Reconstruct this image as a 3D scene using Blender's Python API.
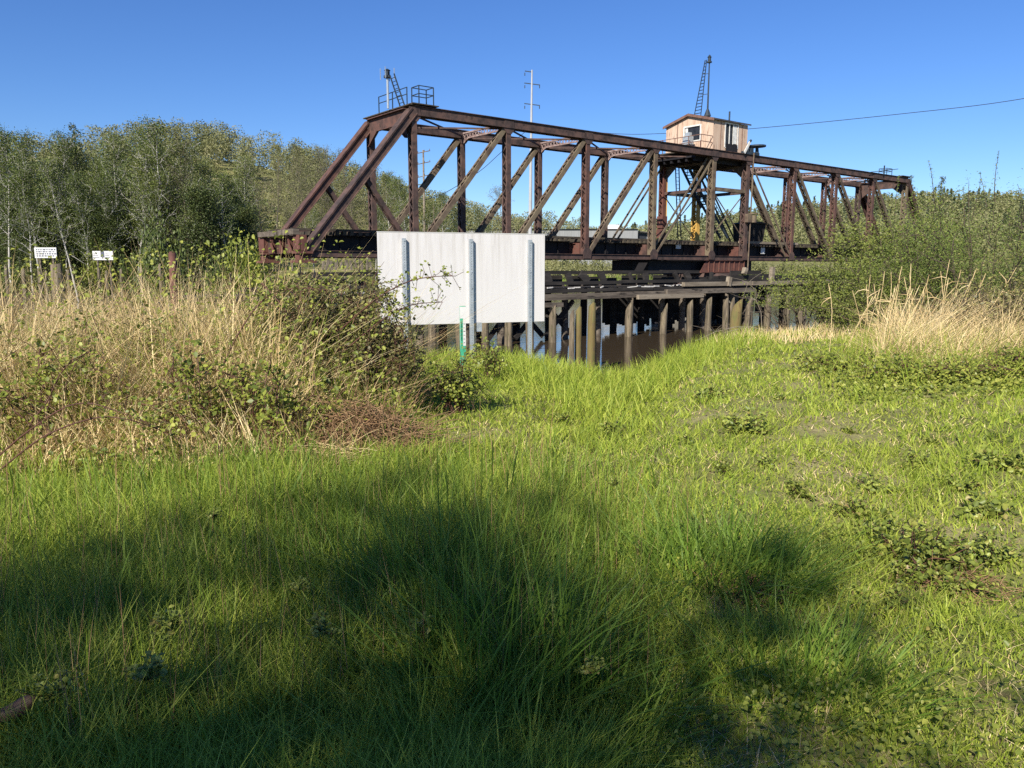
import bpy, bmesh, math, random
import numpy as np
from math import radians as R, sin, cos, pi
from mathutils import Vector, Matrix

SC = bpy.context.scene
for o in list(bpy.data.objects): bpy.data.objects.remove(o)
COL = SC.collection

# ------------------------------------------------------------------ camera
F_PX, PITCH, EYE = 775.0, 0.150489, Vector((0, 0, 1.65))
cam_d = bpy.data.cameras.new('camera'); cam = bpy.data.objects.new('camera', cam_d); COL.objects.link(cam)
cam_d.sensor_width = 36; cam_d.lens = 36*F_PX/1024; cam_d.clip_start = .05; cam_d.clip_end = 9000
cam.location = EYE; cam.rotation_euler = (pi/2-PITCH, 0, 0)
SC.camera = cam
# ------------------------------------------------------------------ light
SUN_EL, SUN_AZ = R(34), R(24)           # sun stands behind the viewer, to the left
SDIR = Vector((-sin(SUN_AZ)*cos(SUN_EL), -cos(SUN_AZ)*cos(SUN_EL), sin(SUN_EL)))
W = bpy.data.worlds.new('World'); SC.world = W; W.use_nodes = True
nt = W.node_tree; bg = nt.nodes['Background']
sky = nt.nodes.new('ShaderNodeTexSky'); sky.sky_type = 'NISHITA'; sky.sun_disc = False
sky.sun_elevation = SUN_EL; sky.sun_rotation = math.atan2(SDIR.x, SDIR.y)
sky.altitude = 0; sky.air_density = 1.0; sky.dust_density = 0.0; sky.ozone_density = 8.0
hs = nt.nodes.new('ShaderNodeHueSaturation'); hs.inputs['Saturation'].default_value = 1.1; hs.inputs['Hue'].default_value = .51
nt.links.new(sky.outputs[0], hs.inputs['Color']); nt.links.new(hs.outputs[0], bg.inputs[0]); bg.inputs[1].default_value = 0.082
sd = bpy.data.lights.new('sun', 'SUN'); sd.energy = 5.0; sd.angle = R(.53); sd.color = (1, .93, .82)
sun = bpy.data.objects.new('sun', sd); COL.objects.link(sun)
sun.rotation_euler = (-SDIR).to_track_quat('-Z', 'Y').to_euler()
SC.view_settings.view_transform = 'Standard'; SC.view_settings.look = 'None'
SC.view_settings.exposure = 0.75; SC.view_settings.gamma = 1
SC.cycles.use_denoising = False
SC.cycles.max_bounces = 6; SC.cycles.transparent_max_bounces = 4
SC.cycles.diffuse_bounces = 3; SC.cycles.glossy_bounces = 3; SC.cycles.transmission_bounces = 3

rng = np.random.default_rng(7); random.seed(7)

# ------------------------------------------------------------------ measuring helpers
def ray(px, py):
    u, v = (px-512)/F_PX, (384-py)/F_PX
    return Vector((u, cos(PITCH)+v*sin(PITCH), -sin(PITCH)+v*cos(PITCH)))
def P(px, py, Y):
    r = ray(px, py); return EYE + r*(Y/r.y)
# bridge frame: s along the bridge from its left end, w across it away from the near truss, z up from the bottom chord
ANG = 0.663827; PAN = 7.0
BD = Vector((cos(ANG), sin(ANG), 0)); BN = Vector((-sin(ANG), cos(ANG), 0))
B0 = Vector((-5.8666, 47.3316, 1.65+0.697)) - BD*PAN
def S(px, py, w):
    """bridge coordinates of a pixel on the vertical plane at distance w across the bridge"""
    r = ray(px, py); n = BN; o = B0+BN*w
    t = (o-EYE).dot(n)/r.dot(n); p = EYE+r*t-B0
    return Vector((p.dot(BD), p.dot(BN), p.z))

# ------------------------------------------------------------------ object helpers
def tag(o, label=None, cat=None, group=None, kind=None):
    if label: o['label'] = label
    if cat: o['category'] = cat
    if group: o['group'] = group
    if kind: o['kind'] = kind
    return o
def empty(name, label, cat, loc=(0, 0, 0), rz=0, group=None, scale=1):
    o = bpy.data.objects.new(name, None); COL.objects.link(o); o.empty_display_size = .2
    o.location = loc; o.rotation_euler = (0, 0, rz); o.scale = (scale,)*3
    return tag(o, label, cat, group)
def link(name, me, mats, parent=None):
    o = bpy.data.objects.new(name, me); COL.objects.link(o)
    if mats is not None and len(me.materials) == 0:
        for m in (mats if isinstance(mats, (list, tuple)) else [mats]): me.materials.append(m)
    if parent: o.parent = parent
    return o
def copy_tree(o, parent=None):
    c = o.copy(); COL.objects.link(c)
    if parent: c.parent = parent
    for ch in o.children: copy_tree(ch, c)
    return c
def quad_mesh(name, V, Q, smooth=False, mi=None):
    """V (n,3), Q (m,4) arrays to a mesh"""
    V = np.asarray(V, np.float32).reshape(-1, 3); Q = np.asarray(Q, np.int32).reshape(-1, 4)
    me = bpy.data.meshes.new(name)
    me.vertices.add(len(V)); me.vertices.foreach_set('co', V.ravel())
    me.loops.add(Q.size); me.loops.foreach_set('vertex_index', Q.ravel())
    me.polygons.add(len(Q)); me.polygons.foreach_set('loop_start', np.arange(0, Q.size, 4, dtype=np.int32))
    if smooth: me.polygons.foreach_set('use_smooth', np.ones(len(Q), bool))
    if mi is not None: me.polygons.foreach_set('material_index', np.asarray(mi, np.int32))
    me.update(calc_edges=True); return me

class MB:
    """collects boxes, beams, tubes and prisms for ONE mesh object"""
    def __init__(s): s.v = []; s.f = []
    def add(s, vs, fs):
        n = len(s.v); s.v += [tuple(v) for v in vs]; s.f += [tuple(i+n for i in f) for f in fs]
    def box(s, a, b):
        x0, y0, z0 = a; x1, y1, z1 = b
        s.add([(x0,y0,z0),(x1,y0,z0),(x1,y1,z0),(x0,y1,z0),(x0,y0,z1),(x1,y0,z1),(x1,y1,z1),(x0,y1,z1)],
              [(0,3,2,1),(4,5,6,7),(0,1,5,4),(1,2,6,5),(2,3,7,6),(3,0,4,7)]); return s
    def beam(s, a, b, w, h, side=(0, 1, 0), off=(0, 0)):
        """bar from a to b; w along 'side', h along the third axis; off shifts it in (side, third)"""
        a = Vector(a); b = Vector(b); ax = (b-a).normalized(); sd_ = Vector(side)
        sd_ = sd_-ax*sd_.dot(ax); sd_ = sd_.normalized() if sd_.length > .02 else ax.orthogonal().normalized(); th = ax.cross(sd_)
        o = sd_*off[0]+th*off[1]; c = [(-1,-1),(1,-1),(1,1),(-1,1)]
        vs = [p+o+sd_*(i*w/2)+th*(j*h/2) for p in (a, b) for i, j in c]
        s.add(vs, [(0,1,2,3),(7,6,5,4),(0,4,5,1),(1,5,6,2),(2,6,7,3),(3,7,4,0)]); return s
    def tube(s, pts, rad, n=6, cap=True):
        pts = [Vector(p) for p in pts]
        if not hasattr(rad, '__len__'): rad = [rad]*len(pts)
        rings = []; base = len(s.v); up = None
        for i, p in enumerate(pts):
            d = (pts[min(i+1, len(pts)-1)]-pts[max(i-1, 0)]).normalized()
            if up is None: up = d.orthogonal().normalized()
            up = (up-d*up.dot(d)); up = up.normalized() if up.length > 1e-5 else d.orthogonal().normalized()
            q = d.cross(up)
            for k in range(n):
                t = 2*pi*k/n; s.v.append(tuple(p+(up*cos(t)+q*sin(t))*rad[i]))
        for i in range(len(pts)-1):
            for k in range(n):
                k2 = (k+1) % n
                s.f.append((base+i*n+k, base+i*n+k2, base+(i+1)*n+k2, base+(i+1)*n+k))
        if cap:
            s.f.append(tuple(base+k for k in range(n))[::-1]); s.f.append(tuple(base+(len(pts)-1)*n+k for k in range(n)))
        return s
    def prism(s, poly, d):
        """closed polygon (3D points) extruded by vector d"""
        n = len(poly); p = [Vector(q) for q in poly]; d = Vector(d)
        s.add(p+[q+d for q in p], [tuple(range(n))[::-1], tuple(range(n, 2*n))]+[(i, (i+1) % n, (i+1) % n+n, i+n) for i in range(n)]); return s
    def mesh(s, name, smooth=False):
        me = bpy.data.meshes.new(name); me.from_pydata(s.v, [], s.f); me.update()
        bm = bmesh.new(); bm.from_mesh(me); bmesh.ops.recalc_face_normals(bm, faces=bm.faces); bm.to_mesh(me); bm.free()
        if smooth: me.polygons.foreach_set('use_smooth', np.ones(len(me.polygons), bool))
        return me
    def build(s, name, mat, parent=None, bevel=0, smooth=False):
        o = link(name, s.mesh(name, smooth), mat, parent)
        if bevel:
            m = o.modifiers.new('bevel', 'BEVEL'); m.width = bevel; m.segments = 1; m.limit_method = 'ANGLE'
        return o

# ------------------------------------------------------------------ materials
def nodes(name):
    m = bpy.data.materials.new(name); m.use_nodes = True; n = m.node_tree
    return m, n, n.nodes['Principled BSDF'], n.nodes['Material Output']
def ramp(n, stops, fac):
    r = n.nodes.new('ShaderNodeValToRGB'); e = r.color_ramp.elements
    while len(e) > 1: e.remove(e[-1])
    e[0].position, e[0].color = stops[0][0], (*stops[0][1], 1)
    for p, c in stops[1:]:
        q = e.new(p); q.color = (*c, 1)
    n.links.new(fac, r.inputs[0]); return r.outputs[0]
def noise(n, scale, detail=4, rough=.6, stretch=None, coord='Object'):
    t = n.nodes.new('ShaderNodeTexNoise'); t.inputs['Scale'].default_value = scale
    t.inputs['Detail'].default_value = detail; t.inputs['Roughness'].default_value = rough
    tc = n.nodes.new('ShaderNodeTexCoord')
    if stretch:
        mp = n.nodes.new('ShaderNodeMapping'); mp.inputs['Scale'].default_value = stretch
        n.links.new(tc.outputs[coord], mp.inputs[0]); n.links.new(mp.outputs[0], t.inputs['Vector'])
    else: n.links.new(tc.outputs[coord], t.inputs['Vector'])
    return t.outputs['Fac']
def mix(n, a, b, fac, mode='MIX'):
    m = n.nodes.new('ShaderNodeMixRGB'); m.blend_type = mode
    for i, v in ((0, fac), (1, a), (2, b)):
        if hasattr(v, 'type') and hasattr(v, 'is_linked'): n.links.new(v, m.inputs[i])
        else: m.inputs[i].default_value = v if i == 0 else (*v, 1)
    return m.outputs[0]
def bump(n, b, h, strength=.3, dist=.02):
    u = n.nodes.new('ShaderNodeBump'); u.inputs['Strength'].default_value = strength; u.inputs['Distance'].default_value = dist
    n.links.new(h, u.inputs['Height']); n.links.new(u.outputs[0], b.inputs['Normal'])
def surf(name, stops, scale=3, rough=.85, detail=6, stretch=None, spots=None, spot_scale=10, spot_at=.6, bmp=.25, bdist=.02, metal=0, spec=.3):
    m, n, b, out = nodes(name)
    f = noise(n, scale, detail, .65, stretch); c = ramp(n, stops, f)
    if spots:
        g = noise(n, spot_scale, 5, .7, stretch)
        fac = ramp(n, [(spot_at, (0, 0, 0)), (spot_at+.1, (1, 1, 1))], g); c = mix(n, c, spots, fac)
    n.links.new(c, b.inputs['Base Color']); b.inputs['Roughness'].default_value = rough
    b.inputs['Metallic'].default_value = metal; b.inputs['Specular IOR Level'].default_value = spec
    if bmp: bump(n, b, noise(n, scale*6, 4, .6, stretch), bmp, bdist)
    return m
def leafmat(name, stops, patch=.35, transl=.3, pscale=.6, rough=.55, spec=.35, vary=False):
    """every leaf (mesh island) has its own tint; slow patches shift it"""
    m, n, b, out = nodes(name)
    g = n.nodes.new('ShaderNodeNewGeometry')
    ns = noise(n, pscale, 3, .6)
    md = n.nodes.new('ShaderNodeMath'); md.operation = 'MULTIPLY_ADD'; md.inputs[1].default_value = 1-patch
    n.links.new(g.outputs['Random Per Island'], md.inputs[0])
    m2 = n.nodes.new('ShaderNodeMath'); m2.operation = 'MULTIPLY_ADD'; m2.inputs[1].default_value = patch*2; m2.inputs[2].default_value = -patch*.5
    n.links.new(ns, m2.inputs[0]); n.links.new(m2.outputs[0], md.inputs[2])
    oi = n.nodes.new('ShaderNodeObjectInfo'); m3 = n.nodes.new('ShaderNodeMath'); m3.operation = 'MULTIPLY_ADD'; m3.inputs[1].default_value = .3
    n.links.new(oi.outputs['Random'], m3.inputs[0]); m4 = n.nodes.new('ShaderNodeMath'); m4.operation = 'SUBTRACT'; m4.inputs[1].default_value = .15
    n.links.new(md.outputs[0], m3.inputs[2]); n.links.new(m3.outputs[0], m4.inputs[0])
    c = ramp(n, stops, m4.outputs[0] if vary else md.outputs[0])
    n.links.new(c, b.inputs['Base Color']); b.inputs['Roughness'].default_value = rough; b.inputs['Specular IOR Level'].default_value = spec
    if transl:
        t = n.nodes.new('ShaderNodeBsdfTranslucent'); n.links.new(c, t.inputs[0])
        x = n.nodes.new('ShaderNodeMixShader'); x.inputs[0].default_value = transl
        n.links.new(b.outputs[0], x.inputs[1]); n.links.new(t.outputs[0], x.inputs[2]); n.links.new(x.outputs[0], out.inputs[0])
    return m
M = {}
M['rust'] = surf('rusty_steel', [(.28, (.03,.023,.021)), (.45, (.062,.042,.037)), (.6, (.105,.062,.05)), (.75, (.1,.078,.062))], 1.6, .75, spots=(.03,.02,.018), spot_scale=2.3, spot_at=.58)
M['rust_mossy'] = surf('rusty_steel_with_lichen', [(.28, (.05,.035,.027)), (.45, (.105,.076,.054)), (.6, (.155,.125,.08)), (.78, (.11,.06,.045))], 1.4, .85, spots=(.22,.2,.1), spot_scale=4, spot_at=.62)
M['rust_red'] = surf('red_oxide_steel', [(.3, (.07,.032,.026)), (.55, (.125,.052,.038)), (.75, (.095,.06,.045))], 2.2, .8, spots=(.06,.03,.025), spot_scale=3, spot_at=.62)
M['rust_warm'] = surf('warm_rusty_steel', [(.28, (.034,.022,.02)), (.45, (.075,.043,.036)), (.6, (.12,.06,.046)), (.75, (.09,.064,.05))], 1.6, .8, spots=(.035,.024,.02), spot_scale=3, spot_at=.58)
M['rust_sunlit'] = surf('sunlit_pale_steel', [(.3, (.12,.075,.065)), (.5, (.24,.17,.15)), (.75, (.34,.28,.26))], 3, .8)  # paler tone paints the sunlight on the sway struts into the steel
M['tar_and_shade'] = surf('tarred_and_shaded_black_steel', [(.3, (.006,.006,.008)), (.7, (.018,.016,.018))], 1.5, .7)  # tar black of the stringers; on the drum frame it paints shadow
M['dark_iron'] = surf('dark_blue_iron', [(.3, (.012,.02,.03)), (.7, (.035,.05,.065))], 2, .6)
M['yellow'] = surf('ochre_yellow_paint', [(.3, (.42,.24,.05)), (.7, (.6,.38,.1))], 3, .7, spots=(.12,.06,.03), spot_scale=6, spot_at=.62)
M['tie'] = surf('old_tie_wood', [(.3, (.025,.02,.018)), (.6, (.07,.058,.04)), (.8, (.13,.12,.07))], 3, .9)
M['timber'] = surf('weathered_timber', [(.3, (.045,.037,.03)), (.5, (.11,.09,.07)), (.75, (.2,.17,.13))], 1.2, .9, stretch=(.35, 3, 3), spots=(.018,.015,.013), spot_scale=1.8, spot_at=.55)
M['timber_dark'] = surf('tarred_timber', [(.3, (.009,.008,.008)), (.55, (.025,.022,.02)), (.8, (.07,.06,.05))], 1.2, .9, stretch=(.35, 3, 3))
M['timber_pale'] = surf('sunbleached_timber', [(.3, (.09,.075,.055)), (.5, (.2,.165,.12)), (.75, (.3,.26,.2))], 1.2, .9, stretch=(.35, 3, 3), spots=(.04,.035,.03), spot_scale=2.5, spot_at=.62)
M['droppings'] = surf('pale_splinters', [(.3, (.3,.28,.25)), (.7, (.7,.68,.63))], 5, .9)
M['pile'] = surf('mossy_pile_wood', [(.3, (.036,.029,.022)), (.5, (.125,.1,.068)), (.7, (.23,.19,.125))], 2, .9, stretch=(4, 4, .4), spots=(.05,.05,.02), spot_scale=3, spot_at=.54, bmp=.5)
M['pile_moss'] = surf('yellow_mossed_pile_wood', [(.3, (.08,.055,.025)), (.5, (.15,.115,.045)), (.7, (.1,.11,.035))], 2, .95, stretch=(3, 3, .5), spots=(.1,.07,.06), spot_scale=3, spot_at=.58, bmp=.6)
M['ply'] = surf('faded_tan_plywood', [(.28, (.27,.17,.115)), (.42, (.47,.335,.245)), (.75, (.55,.43,.33))], 1.3, .85, stretch=(2.2, 2.2, .3), spots=(.2,.11,.07), spot_scale=3.2, spot_at=.56, bmp=.1)
M['roof'] = surf('dark_tar_paper_roof', [(.3, (.03,.03,.035)), (.7, (.08,.075,.075))], 2, .8)
M['trim'] = surf('brown_trim_board', [(.3, (.1,.05,.04)), (.7, (.2,.12,.09))], 3, .8)
M['white_wood'] = surf('peeling_white_wood', [(.3, (.4,.4,.38)), (.7, (.72,.72,.68))], 4, .7)
M['gloom'] = surf('dark_interior', [(.3, (.01,.012,.016)), (.7, (.03,.033,.04))], 2, .4)
M['galv'] = surf('galvanised_steel', [(.3, (.28,.32,.35)), (.7, (.42,.46,.49))], 8, .45, metal=.35, spec=.5)
M['concrete'] = surf('stained_concrete', [(.3, (.08,.075,.065)), (.7, (.2,.19,.165))], 1.2, .9)
M['bark'] = surf('pale_alder_bark', [(.3, (.2,.19,.165)), (.5, (.42,.4,.36)), (.75, (.58,.56,.51))], 1.2, .9, stretch=(1, 1, .5), bmp=.2)
M['bark_dark'] = surf('brown_bark', [(.3, (.04,.03,.022)), (.7, (.11,.085,.06))], 2, .9)
M['twig'] = surf('grey_brown_twigs', [(.3, (.1,.08,.06)), (.7, (.22,.19,.15))], 2, .9, bmp=0)
M['wire'] = surf('black_cable', [(.3, (.015,.015,.018)), (.7, (.03,.03,.035))], 2, .5, bmp=0)
M['pole_steel'] = surf('pale_grey_steel_pole', [(.3, (.3,.31,.32)), (.7, (.38,.39,.4))], .4, .5, bmp=0)
M['cladding'] = surf('pale_grey_cladding', [(.3, (.17,.18,.18)), (.7, (.25,.255,.26))], .8, .6, stretch=(4, 4, .3), bmp=.1)
M['white_paint'] = surf('white_paint', [(.3, (.52,.52,.51)), (.7, (.62,.62,.6))], 3, .5, bmp=0)
M['ink'] = surf('dark_lettering_paint', [(.3, (.05,.06,.09)), (.7, (.1,.11,.15))], 20, .6, bmp=0)
M['green_sheet'] = surf('green_plastic_sheet', [(.3, (.04,.3,.17)), (.7, (.07,.38,.23))], 12, .4, bmp=0)
M['dark_green'] = surf('dark_green_print', [(.3, (.0,.07,.04)), (.7, (.0,.1,.06))], 12, .5, bmp=0)
# the white board: aluminium composite with grey run-off streaks from the top edge
def boardmat():
    m, n, b, out = nodes('streaked_white_board')
    f = noise(n, 5, 6, .7, (2.2, 2.2, .12)); c = ramp(n, [(.42, (.55,.54,.535)), (.56, (.49,.475,.46)), (.7, (.35,.33,.305))], f)
    tc = n.nodes.new('ShaderNodeTexCoord'); sx = n.nodes.new('ShaderNodeSeparateXYZ'); n.links.new(tc.outputs['Object'], sx.inputs[0])
    mr = n.nodes.new('ShaderNodeMapRange'); mr.inputs[1].default_value = 1.0; mr.inputs[2].default_value = 2.25; mr.inputs[3].default_value = .15; n.links.new(sx.outputs['Z'], mr.inputs[0])
    c = mix(n, (.55,.54,.535), c, mr.outputs[0])
    g = noise(n, 26, 4, .7); c = mix(n, c, (.4,.35,.3), ramp(n, [(.7, (0,0,0)), (.78, (.6,.6,.6))], g))
    n.links.new(c, b.inputs['Base Color']); b.inputs['Roughness'].default_value = .45; return m
M['board'] = boardmat()
def watermat():
    m, n, b, out = nodes('brown_river_water')
    b.inputs['Base Color'].default_value = (.06, .044, .027, 1); b.inputs['Roughness'].default_value = .07
    b.inputs['IOR'].default_value = 1.333; b.inputs['Specular IOR Level'].default_value = .6
    bump(n, b, noise(n, .9, 3, .5, (1, 2.2, 1)), .18, .05); return m
M['water'] = watermat()
def groundmat():
    m, n, b, out = nodes('meadow_soil')
    a = noise(n, .5, 5, .6); c = ramp(n, [(.3, (.12,.145,.035)), (.5, (.19,.2,.06)), (.62, (.3,.26,.13)), (.75, (.38,.29,.18))], a)
    d = noise(n, 14, 6, .7); c = mix(n, c, (.13,.1,.05), ramp(n, [(.5, (0,0,0)), (.62, (.8,.8,.8))], d))
    e = noise(n, 60, 3, .7); c = mix(n, c, (.22,.18,.09), ramp(n, [(.58, (0,0,0)), (.66, (.7,.7,.7))], e))
    # mud below the grass line
    g = n.nodes.new('ShaderNodeNewGeometry'); sx = n.nodes.new('ShaderNodeSeparateXYZ'); n.links.new(g.outputs['Position'], sx.inputs[0])
    mr = n.nodes.new('ShaderNodeMapRange'); mr.inputs[1].default_value = -1.9; mr.inputs[2].default_value = -1.3; n.links.new(sx.outputs['Z'], mr.inputs[0])
    c = mix(n, (.055,.042,.03), c, mr.outputs[0])
    n.links.new(c, b.inputs['Base Color']); b.inputs['Roughness'].default_value = .95; b.inputs['Specular IOR Level'].default_value = .15
    bump(n, b, e, .5, .03); return m
M['ground'] = groundmat()
G1, G2, G3, G4 = (.13,.2,.022), (.28,.37,.04), (.45,.51,.075), (.56,.52,.22)
M['grass'] = leafmat('meadow_grass', [(.0, G1), (.4, G2), (.72, G3), (.92, (.42,.43,.09)), (1, G4)], .28, .42, .9)
M['grass_tall'] = leafmat('tall_meadow_grass', [(.0, (.1,.165,.022)), (.45, (.175,.27,.032)), (.8, (.27,.36,.05)), (1, (.36,.35,.12))], .25, .4, 1.1)
M['grass_lush'] = leafmat('lush_blade_grass', [(.0, (.09,.165,.02)), (.5, (.15,.25,.028)), (.9, (.23,.33,.05)), (1, (.36,.36,.15))], .2, .4, 2)
M['straw'] = leafmat('dry_straw', [(.0, (.38,.26,.11)), (.35, (.6,.45,.22)), (.7, (.74,.59,.31)), (1, (.82,.71,.44))], .3, .15, .9, .7)
M['brown_straw'] = leafmat('brown_dead_stems', [(.0, (.13,.07,.035)), (.5, (.27,.16,.08)), (1, (.45,.3,.16))], .3, .1, 2, .8)
M['bramble'] = leafmat('bramble_leaf', [(.0, (.06,.09,.018)), (.35, (.16,.2,.032)), (.7, (.3,.33,.055)), (1, (.46,.45,.1))], .4, .35, 1.2, .45)
M['bramble_dull'] = leafmat('old_and_shaded_bramble_leaf', [(.0, (.04,.038,.016)), (.4, (.11,.105,.033)), (.75, (.21,.2,.06)), (.93, (.3,.27,.1)), (1, (.27,.13,.07))], .3, .2, 2, .5)  # darker greens also put the bramble mound's shade into its leaves
M['cane'] = surf('dark_red_cane', [(.3, (.05,.022,.018)), (.7, (.13,.06,.04))], 6, .6, bmp=0)
M['weed'] = leafmat('weed_leaf', [(.0, (.07,.1,.022)), (.4, (.17,.21,.038)), (.75, (.3,.34,.065)), (1, (.22,.11,.065))], .2, .2, 3, .45)
M['willow'] = leafmat('willow_leaf', [(.0, (.07,.1,.02)), (.4, (.155,.19,.036)), (.8, (.25,.275,.06)), (1, (.34,.34,.1))], .35, .35, .7)
M['broom'] = leafmat('broom_green', [(.0, (.06,.1,.02)), (.5, (.13,.185,.034)), (1, (.27,.3,.07))], .3, .25, .9)
M['alder'] = leafmat('alder_leaf', [(.0, (.045,.07,.016)), (.45, (.1,.135,.03)), (.8, (.17,.205,.05)), (1, (.26,.27,.09))], .35, .3, .25, vary=True)
M['alder_pale'] = leafmat('alder_catkin_leaf', [(.0, (.08,.09,.035)), (.45, (.16,.165,.065)), (.8, (.24,.235,.1)), (1, (.33,.29,.16))], .35, .3, .25, vary=True)
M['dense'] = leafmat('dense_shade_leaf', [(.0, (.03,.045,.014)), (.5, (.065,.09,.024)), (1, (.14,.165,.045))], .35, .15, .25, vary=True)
M['conifer'] = leafmat('conifer_needles', [(.0, (.045,.06,.03)), (.5, (.08,.1,.045)), (1, (.14,.155,.07))], .35, .1, .03)
M['hill'] = leafmat('hillside_leaf', [(.0, (.07,.08,.035)), (.35, (.14,.15,.055)), (.7, (.22,.22,.09)), (1, (.3,.265,.15))], .45, .2, .04)
M['dead_leaf'] = leafmat('brown_dead_leaf', [(.0, (.07,.04,.025)), (1, (.2,.12,.08))], .2, .1, 5)
# ------------------------------------------------------------------ ground, river
X0, Y0 = -5.8666, 47.3316
def sstep(a, b, x): t = np.clip((x-a)/(b-a), 0, 1); return t*t*(3-2*t)
def qu(x, y):
    """q: metres from the near truss towards the viewer, u: metres along the bridge"""
    return (x-X0)*.6162-(y-Y0)*.7876, (x-X0)*.7876+(y-Y0)*.6162
def qe(x, y):
    """q with the little cove in the bank taken off"""
    q, u = qu(x, y); a = x/np.maximum(y, 1.); return q-4.2*np.exp(-.5*((a-.135)/.075)**2)*(y > 2)
def ripple(x, y):
    return (.045*np.sin(1.7*x+.6*y+1.1)*np.sin(1.3*y-.5*x+.4)+.03*np.sin(3.9*x-2.2*y)*np.sin(3.1*y+1.4*x+2)+.018*np.sin(7.3*x+5.1*y+.7)*np.sin(6.7*y-4.2*x))
def hgt(x, y):
    x = np.asarray(x, float); y = np.asarray(y, float); q, u = qu(x, y)
    c = qe(x, y); near = -.28*sstep(36, 28, c)
    z = near + (-3.2)*sstep(28.5, 18.5, c) - 1.6*sstep(19, 12, c)
    z = z + 3.7*sstep(-66, -82, q) + 1.55*sstep(-82, -110, q)
    r = np.hypot(x, y)
    z = z + ripple(x, y)*sstep(24, 30, q)*sstep(60, 20, r)
    z = z + sstep(-95, -150, q)*(36*np.exp(-.5*(((x+112)/60)**2+((y-300)/85)**2)) + 50*np.exp(-.5*(((x-390)/205)**2+((y-760)/190)**2))
        + 20*np.exp(-.5*(((x+330)/150)**2+((y-420)/130)**2)) + 10*np.exp(-.5*(((x-900)/260)**2+((y-800)/240)**2)))
    return z
def terrain():
    nr, na = 170, 300
    rr = .4*(3400/.4)**(np.arange(nr)/(nr-1)); aa = np.arange(na)/na*2*pi
    rg, ag = np.meshgrid(rr, aa, indexing='ij'); x = rg*np.sin(ag); y = rg*np.cos(ag); z = hgt(x, y)
    V = np.stack([x, y, z], -1).reshape(-1, 3); V = np.vstack([V, [[0, 0, float(hgt(0, 0))]]])
    i, j = np.meshgrid(np.arange(nr-1), np.arange(na), indexing='ij'); j2 = (j+1) % na
    Q = np.stack([i*na+j, i*na+j2, (i+1)*na+j2, (i+1)*na+j], -1).reshape(-1, 4)[:, ::-1]
    me = bpy.data.meshes.new('ground')
    fs = Q.tolist()+[(nr*na, (k+1) % na, k) for k in range(na)]
    me.from_pydata(V.tolist(), [], fs); me.polygons.foreach_set('use_smooth', np.ones(len(fs), bool)); me.update()
    bm = bmesh.new(); bm.from_mesh(me); bmesh.ops.recalc_face_normals(bm, faces=bm.faces)
    bm.faces.ensure_lookup_table()
    if sum(f.normal.z for f in bm.faces) < 0: bmesh.ops.reverse_faces(bm, faces=bm.faces)
    bm.to_mesh(me); bm.free()
    tag(link('ground', me, M['ground']), kind='structure')
terrain()
WZ = -2.9
def water():
    p = [B0+BD*s-BN*q for s, q in ((-260, 24), (1500, 24), (1500, -78), (-260, -78))]
    me = bpy.data.meshes.new('river'); me.from_pydata([(v.x, v.y, WZ) for v in p], [], [(0, 1, 2, 3)])
    tag(link('river', me, M['water']), kind='structure')
water()

# ------------------------------------------------------------------ swing bridge
BW, BH = 5.165, 8.30
NODE = [-1, 0, 1, 2, 3, 4, 4.65, 5.65, 6.65, 7.65, 8.65, 9.65]
SN = [PAN*(t+1) for t in NODE]             # 0..11, top chord runs 1..10, tower between 5 and 6
bridge = empty('swing_bridge', 'long rusty steel truss swing bridge lying open along the river', 'bridge', B0, ANG)
def laced(name, a, b, width, depth, mat, inset=.0):
    """two channels joined by zigzag lacing on both open faces, one mesh"""
    mb = MB(); a = Vector(a); b = Vector(b); ax = (b-a); L = ax.length; ax.normalize(); sd_ = Vector((0, 1, 0)); th = ax.cross(sd_)
    for s in (-1, 1):
        mb.beam(a, b, .03, width, off=(s*depth/2, 0))
        for t in (-1, 1): mb.beam(a, b, .10, .03, off=(s*(depth/2-.05), t*(width/2-.017)))
    n = max(2, int(L/(depth*.85))); 
    for t in (-1, 1):
        for k in range(n):
            s = 1 if k % 2 else -1
            p = a+ax*(L*k/n)+sd_*(s*(depth/2-.05))+th*(t*(width/2+.006)); q = a+ax*(L*(k+1)/n)-sd_*(s*(depth/2-.05))+th*(t*(width/2+.006))
            mb.beam(p, q, .075, .012, side=ax.cross(th))
    for e in (a+ax*.0, b-ax*.55):
        for t in (-1, 1): mb.beam(e, e+ax*.55, depth*.94, .014, off=(0, t*(width/2+.009)))
    return mb.build(name, mat, bridge)
def chord(name, a, b, w, h, mat):
    mb = MB()
    for s in (-1, 1):
        mb.beam(a, b, .04, h, off=(s*w/2, 0))
        mb.beam(a, b, .12, .03, off=(s*(w/2+.05), -h/2+.02))
    mb.beam(a, b, w+.22, .035, off=(0, h/2+.02))
    A = Vector(a); Bv = Vector(b); L = (Bv-A).length; n = int(L/.6)
    for k in range(n):                        # lacing under the open bottom
        p = A.lerp(Bv, k/n); q = A.lerp(Bv, (k+1)/n); s = 1 if k % 2 else -1
        mb.beam(p+Vector((0, s*w*.42, 0)), q-Vector((0, s*w*.42, 0)), .08, .014, side=(0, 1, 0), off=(0, -h/2+.01))
    # rivet rows read as small raised dots along the outer web
    n = int(L/.45)
    for k in range(n):
        p = A.lerp(Bv, (k+.5)/n)
        for z in (-.36, .36): mb.box((p.x-.03, p.y-w/2-.035, p.z+z*h-.03), (p.x+.03, p.y-w/2-.018, p.z+z*h+.03))
    return mb.build(name, mat, bridge)
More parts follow.
